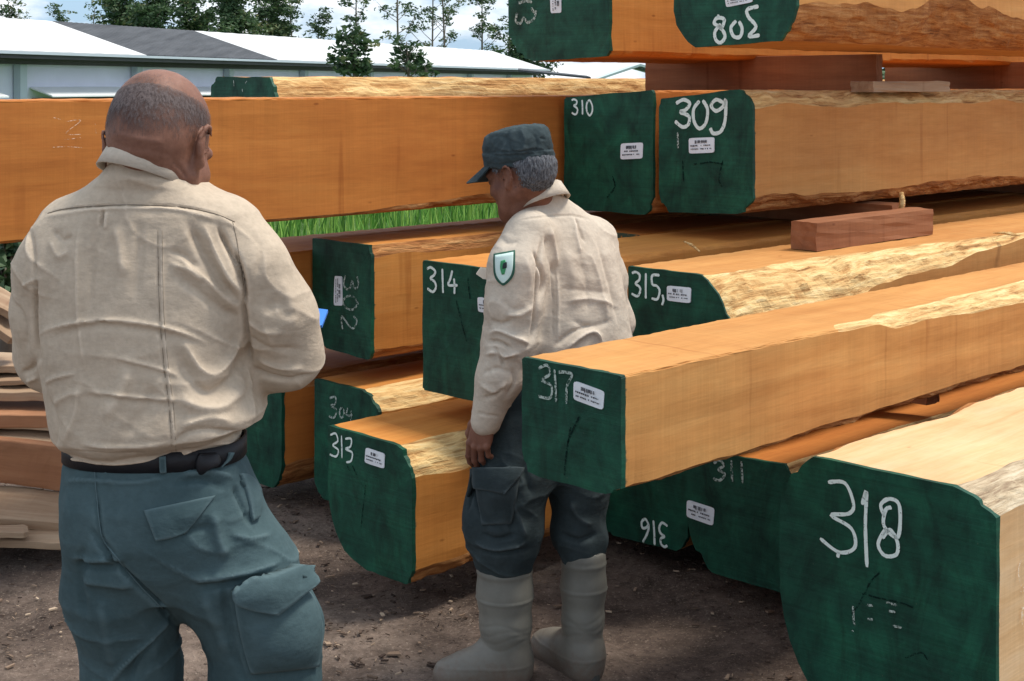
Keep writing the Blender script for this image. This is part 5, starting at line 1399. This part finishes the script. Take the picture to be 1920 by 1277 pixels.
    for top in (1, 0):
        for j in range(m + 1):
            for i in range(n + 1):
                a = (i / n - .5) * 2.1; r = j / m
                x0, y0 = .085 * math.sin(a), .101 * math.cos(a) - .006
                ln = .074 * max(0, math.cos(a * .93)) ** .8
                y = y0 + r * ln; x = x0 * (1 + .04 * r); z = .028 - r * ln * .66 - .75 * x0 * x0 * (1 + 2.2 * r) + (.004 if top else 0)
                V.append(CO + CRm @ np.array((x, y, z)))
    w = n + 1; o = (m + 1) * w
    for j in range(m):
        for i in range(n):
            a = j * w + i; Fc += [(a, a + 1, a + w + 1, a + w), (o + a, o + a + w, o + a + w + 1, o + a + 1)]
    for i in range(n): Fc.append((m * w + i, m * w + i + 1, o + m * w + i + 1, o + m * w + i))
    mesh_obj('peak', V, Fc, M['cap'], cap, True)
    # --- shirt
    sf = Field((-.24, 3.80, .70), (.46, 4.78, 1.46), .0046)
    def rows_rot(rows, b):
        out = []
        for (py, l, r, d) in rows:
            A, B = P(l, py, YT), P(r, py, YT); hw = (B[0] - A[0]) / 2; c, s_ = abs(math.cos(yawr)), abs(math.sin(yawr))
            a = math.sqrt(max(hw * hw - (d * s_) ** 2, .0009)) / c
            out.append((A[2], (A[0] + B[0]) / 2, YT, a, d))
        return out
    rows = [(362, 985, 1048, .062), (378, 975, 1068, .066), (395, 965, 1092, .074), (412, 956, 1114, .082), (435, 950, 1135, .09), (475, 952, 1153, .105), (540, 958, 1168, .112), (600, 958, 1181, .118), (640, 958, 1187, .122), (672, 962, 1182, .12), (695, 975, 1165, .10), (740, 985, 1150, .09)]
    sf.loft(rows_rot(rows, None), yaw=yawr, k=.03, p=2.3)
    sf.chain([Q_(992, 440, 4.08), Q_(972, 500, 4.04), Q_(962, 570, 4.03), Q_(954, 640, 4.03), Q_(938, 705, 4.02), Q_(911, 790, 4.02)], [.070, .078, .076, .072, .062, .043], .035)
    d_ = (Q_(905, 810, 4.02) - Q_(938, 705, 4.02)); d_ /= np.linalg.norm(d_); ce = Q_(914, 780, 4.02)
    sf.add(lambda x, y, z: -((x - ce[0]) * d_[0] + (y - ce[1]) * d_[1] + (z - ce[2]) * d_[2]), ce - .09, ce + .09, .004, 'carve') if False else None
    sf.chain([Q_(1112, 452, 4.30), Q_(1130, 520, 4.36), Q_(1150, 606, 4.40), WRR], [.066, .066, .058, .042], .035)
    folds = [([(1000, 470), (1015, 500), (1020, 530), (1012, 560)], 4, -.010), ([(1024, 440), (1030, 480), (1040, 520)], 6, -.007), ([(1032, 425), (1038, 460), (1046, 500)], 5, .006), ([(1016, 450), (1010, 500), (1006, 560), (1000, 620), (990, 650)], 4, -.009),
        ([(1032, 500), (1036, 560), (1036, 640)], 1.8, -.003), ([(1043, 500), (1047, 560), (1046, 640)], 3, .003), ([(1050, 540), (1100, 545), (1150, 550)], 9, -.004), ([(1060, 565), (1110, 560), (1160, 575)], 6, .004), ([(1070, 600), (1110, 612), (1150, 600)], 8, -.005), ([(1060, 655), (1090, 630), (1115, 622), (1130, 645)], 6, .007), ([(1040, 650), (1070, 625), (1110, 610)], 6, -.006),
        ([(1080, 408), (1088, 430), (1098, 455)], 3.2, -.006), ([(1078, 410), (1080, 440), (1090, 480)], 5, .005), ([(980, 412), (1030, 405), (1078, 404), (1110, 412)], 1.8, -.0035), ([(1120, 450), (1135, 500), (1150, 560), (1160, 610)], 6, -.005), ([(1105, 470), (1125, 530), (1140, 600)], 7, .005), ([(1060, 470), (1075, 520), (1080, 580)], 12, .005), ([(1085, 480), (1100, 530), (1105, 590)], 10, -.004),
        ([(918, 600), (940, 608), (960, 600)], 6, -.007), ([(915, 625), (935, 620), (965, 632), (995, 645)], 5, .008), ([(912, 640), (935, 642), (960, 655)], 5, -.008), ([(910, 665), (930, 660), (945, 668), (975, 660)], 5, .007), ([(925, 650), (938, 668), (945, 690)], 4, -.006), ([(905, 700), (930, 690), (960, 700)], 6, -.005), ([(900, 720), (930, 735), (950, 715)], 6, .005), ([(905, 745), (925, 742), (945, 725)], 4, -.005), ([(960, 690), (965, 715), (950, 745)], 5, -.005), ([(940, 560), (960, 580), (985, 575)], 8, -.004), ([(950, 590), (975, 590), (1000, 575)], 6, .004), ([(985, 480), (995, 520), (990, 560)], 9, .004), ([(892, 772), (915, 778), (936, 780)], 2, -.003), ([(935, 440), (950, 455), (975, 450)], 7, -.004)]
    shirt, SV, SQ = nets_obj('shirt', sf, M['khaki_pale'], root, [(p, w * .85, am * (1.25 if w > 6 else 1.6)) for p, w, am in folds], .0036, 6, 9., crease=.0048)
    sb = bvh_of(SV, SQ)
    CR = head_frame(-48, 24, 0)
    collar_band('collar', Q_(1012, 374, 4.175), CR, .058, .070, .028, .046, .013, M['khaki_pale'], shirt)
    pt = patch('shield_patch', [((927, 477), (966, 470)), ((926, 505), (967, 500)), ((928, 520), (965, 517)), ((935, 530), (957, 527)), ((943, 535), (946, 535))], sb, 3.98, plain('dark_green_border', c4(.03, .10, .07), .8, .2, .1, 60, .1), shirt, .003, 0, 14, 18)
    pf = patch('patch_field', [((930, 480), (963, 474)), ((930, 504), (963, 500)), ((932, 517), (961, 514)), ((938, 526), (954, 524)), ((943, 530), (946, 530))], sb, 3.98, plain('pale_mint_cloth', c4(.60, .74, .68), .8, .2, .1, 60, .1), pt, .0042, 0, 14, 16)
    patch('patch_emblem', [((941, 490), (948, 488)), ((938, 498), (952, 494)), ((939, 508), (951, 505)), ((942, 515), (947, 514))], sb, 3.98, plain('emblem_green', c4(.06, .28, .12), .8, .2, .1, 60, 0), pt, .0052, 0, 8, 8)
    patch('patch_emblem', [((946, 494), (951, 492)), ((943, 499), (952, 497)), ((944, 504), (951, 502))], sb, 3.98, plain('emblem_black', c4(.03, .04, .04), .8, .2, .1, 60, 0), pt, .0060, 0, 6, 6)
    # chest pocket flap standing off on the far side
    mb = MB(); q = [Vector(P(*p)) for p in ((893, 513, 4.10), (901, 502, 4.12), (926, 506, 4.12), (926, 524, 4.10), (906, 522, 4.09))]
    nn = Vector((.0, .006, .001)); mb.raw([p + nn for p in q] + [p - nn for p in q], [(0, 1, 2, 3, 4), (9, 8, 7, 6, 5)] + [(i, i + 5, (i + 1) % 5 + 5, (i + 1) % 5) for i in range(5)])
    mb.build('pocket_flap', M['khaki_pale'], shirt)
    # --- trousers
    tf = Field((-.26, 3.85, .22), (.46, 4.55, 1.02), .0046)
    hr = [(690, 985, 1150, .09), (740, 970, 1150, .10), (800, 950, 1148, .115), (850, 948, 1146, .115), (890, 955, 1140, .10)]
    tf.loft(rows_rot(hr, None), yaw=yawr, k=.05)
    tf.chain([P(975, 800, 4.12), P(958, 900, 4.10), P(950, 990, 4.10), P(946, 1036, 4.10), P(946, 1056, 4.10), P(946, 1092, 4.10)], [.10, .104, .103, .084, .060, .050], .04)
    tf.ell(P(893, 970, 4.10), (.040, .06, .085), k=.03)
    tf.chain([P(1090, 800, 4.20), P(1086, 920, 4.18), P(1084, 1000, 4.17), P(1094, 1018, 4.16), P(1094, 1038, 4.15), P(1094, 1078, 4.15)], [.09, .078, .072, .058, .046, .040], .04)
    tfolds = [([(880, 905), (900, 960), (925, 985)], 6, -.008), ([(900, 1000), (930, 1012), (970, 1000)], 7, -.007), ([(890, 1015), (930, 1030), (985, 1018)], 6, .008), ([(895, 1028), (940, 1038), (995, 1028)], 5, -.006), ([(960, 940), (975, 975), (985, 1010)], 8, .006), ([(945, 930), (955, 965), (960, 1000)], 8, -.006), ([(920, 940), (935, 950), (930, 975)], 6, -.007), ([(1050, 1000), (1085, 1012), (1120, 1000)], 7, -.007), ([(1070, 940), (1085, 970), (1110, 985)], 8, .005), ([(880, 880), (882, 920), (876, 960)], 4, -.006), ([(990, 850), (985, 890), (1000, 930)], 9, -.005)]
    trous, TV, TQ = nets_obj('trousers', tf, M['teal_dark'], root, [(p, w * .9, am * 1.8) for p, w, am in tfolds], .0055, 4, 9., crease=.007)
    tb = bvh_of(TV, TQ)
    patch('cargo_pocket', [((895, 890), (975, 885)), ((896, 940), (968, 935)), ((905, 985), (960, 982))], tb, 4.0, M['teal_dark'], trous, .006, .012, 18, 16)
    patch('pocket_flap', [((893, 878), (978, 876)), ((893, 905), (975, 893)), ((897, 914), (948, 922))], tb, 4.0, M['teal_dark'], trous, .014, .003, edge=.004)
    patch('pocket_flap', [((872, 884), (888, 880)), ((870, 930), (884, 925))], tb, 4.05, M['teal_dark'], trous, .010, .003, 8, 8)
    # --- rubber boots
    def boot(top, topY, shaft, heel, toe, rt_, rb_, label):
        lo = np.minimum.reduce([heel, toe, shaft[-1]]) - .12; hi = np.maximum.reduce([heel, toe, shaft[0]]) + .12; lo[2] = -.012
        f = Field(lo, hi, .0042)
        f.chain(shaft, [rt_, rt_ * .98, rt_ * .90, rb_, rb_ * .98], .02)
        d = toe - heel; L = np.linalg.norm(d); d /= L
        pt_ = lambda s, z: heel + d * L * s + np.array((0, 0, z))
        f.chain([pt_(.16, .055), pt_(.40, .062), pt_(.68, .042), pt_(.86, .036)], [.050, .052, .047, .040], .035)
        f.chain([pt_(.17, .028), pt_(.5, .026), pt_(.86, .026)], [.044, .044, .044], .02)
        f.cone(shaft[0] + np.array((0, 0, -.03)), shaft[0] + np.array((0, 0, .06)), rt_ - .010, rt_ - .008, .004, 'carve')
        f.add(lambda x, y, z: 0 * x + 0 * y + z, lo - .1, (hi[0] + .1, hi[1] + .1, .004), .004, 'carve')
        V, Q = f.mesh(); V = relax(V, Q, 2); N = vnormals(V, Q)
        ztop = shaft[0][2]; px_ = to_px(V)
        rd = np.zeros(len(V))
        for zz, wd_, am in ((ztop - .012, .006, .0022), (ztop - .085, .0035, .0024), (.062, .003, .0015)): rd += am * np.exp(-((V[:, 2] - zz) / wd_) ** 2)
        if True:   # creases round the ankle
            for kx in range(4): rd -= .0011 * np.exp(-((V[:, 2] - (.125 + .017 * kx + .012 * np.sin(V[:, 0] * 40 + kx))) / .0045) ** 2)
        rd += np.array([.0018 * mnoise.noise((p[0] * 14, p[1] * 14, p[2] * 9)) for p in V])
        V = V + N * rd[:, None]
        o = mesh_obj('rubber_boot', V, Q, M['rubber'], root, True)
        if label: o['label'] = label
        # sole
        mb = MB(); ring = []
        for i in range(40):
            a = 2 * math.pi * i / 40; c, s_ = math.cos(a), math.sin(a); side = np.array((-d[1], d[0], 0))
            wd_ = .047 + .006 * c - .010 * math.exp(-((c + .15) / .3) ** 2)
            ring.append(heel + d * (L * (.5 + .53 * c)) + side * wd_ * abs(s_) ** .8 * np.sign(s_))
        v = [(p[0], p[1], z) for z in (.001, .020) for p in ring]; nr = len(ring)
        mb.raw(v, [tuple(reversed(range(nr))), tuple(range(nr, 2 * nr))] + [(i, (i + 1) % nr, nr + (i + 1) % nr, nr + i) for i in range(nr)])
        mb.build('sole', M['rubber_sole'], o)
    boot(None, None, [P(946, 1062, 4.10), P(946, 1110, 4.10), P(948, 1170, 4.10), P(950, 1225, 4.10), P(952, 1255, 4.10)], np.array((.048, 4.115, 0)), np.array((-.215, 4.07, 0)), .079, .064, 'nearer rubber boot, toe pointing left')
    boot(None, None, [P(1094, 1046, 4.15), P(1094, 1100, 4.15), P(1093, 1160, 4.15), P(1092, 1215, 4.15), P(1094, 1250, 4.15)], np.array((.238, 4.105, 0)), np.array((.078, 4.32, 0)), .0645, .057, 'farther rubber boot, pointing away to the left')
build_cap_man()
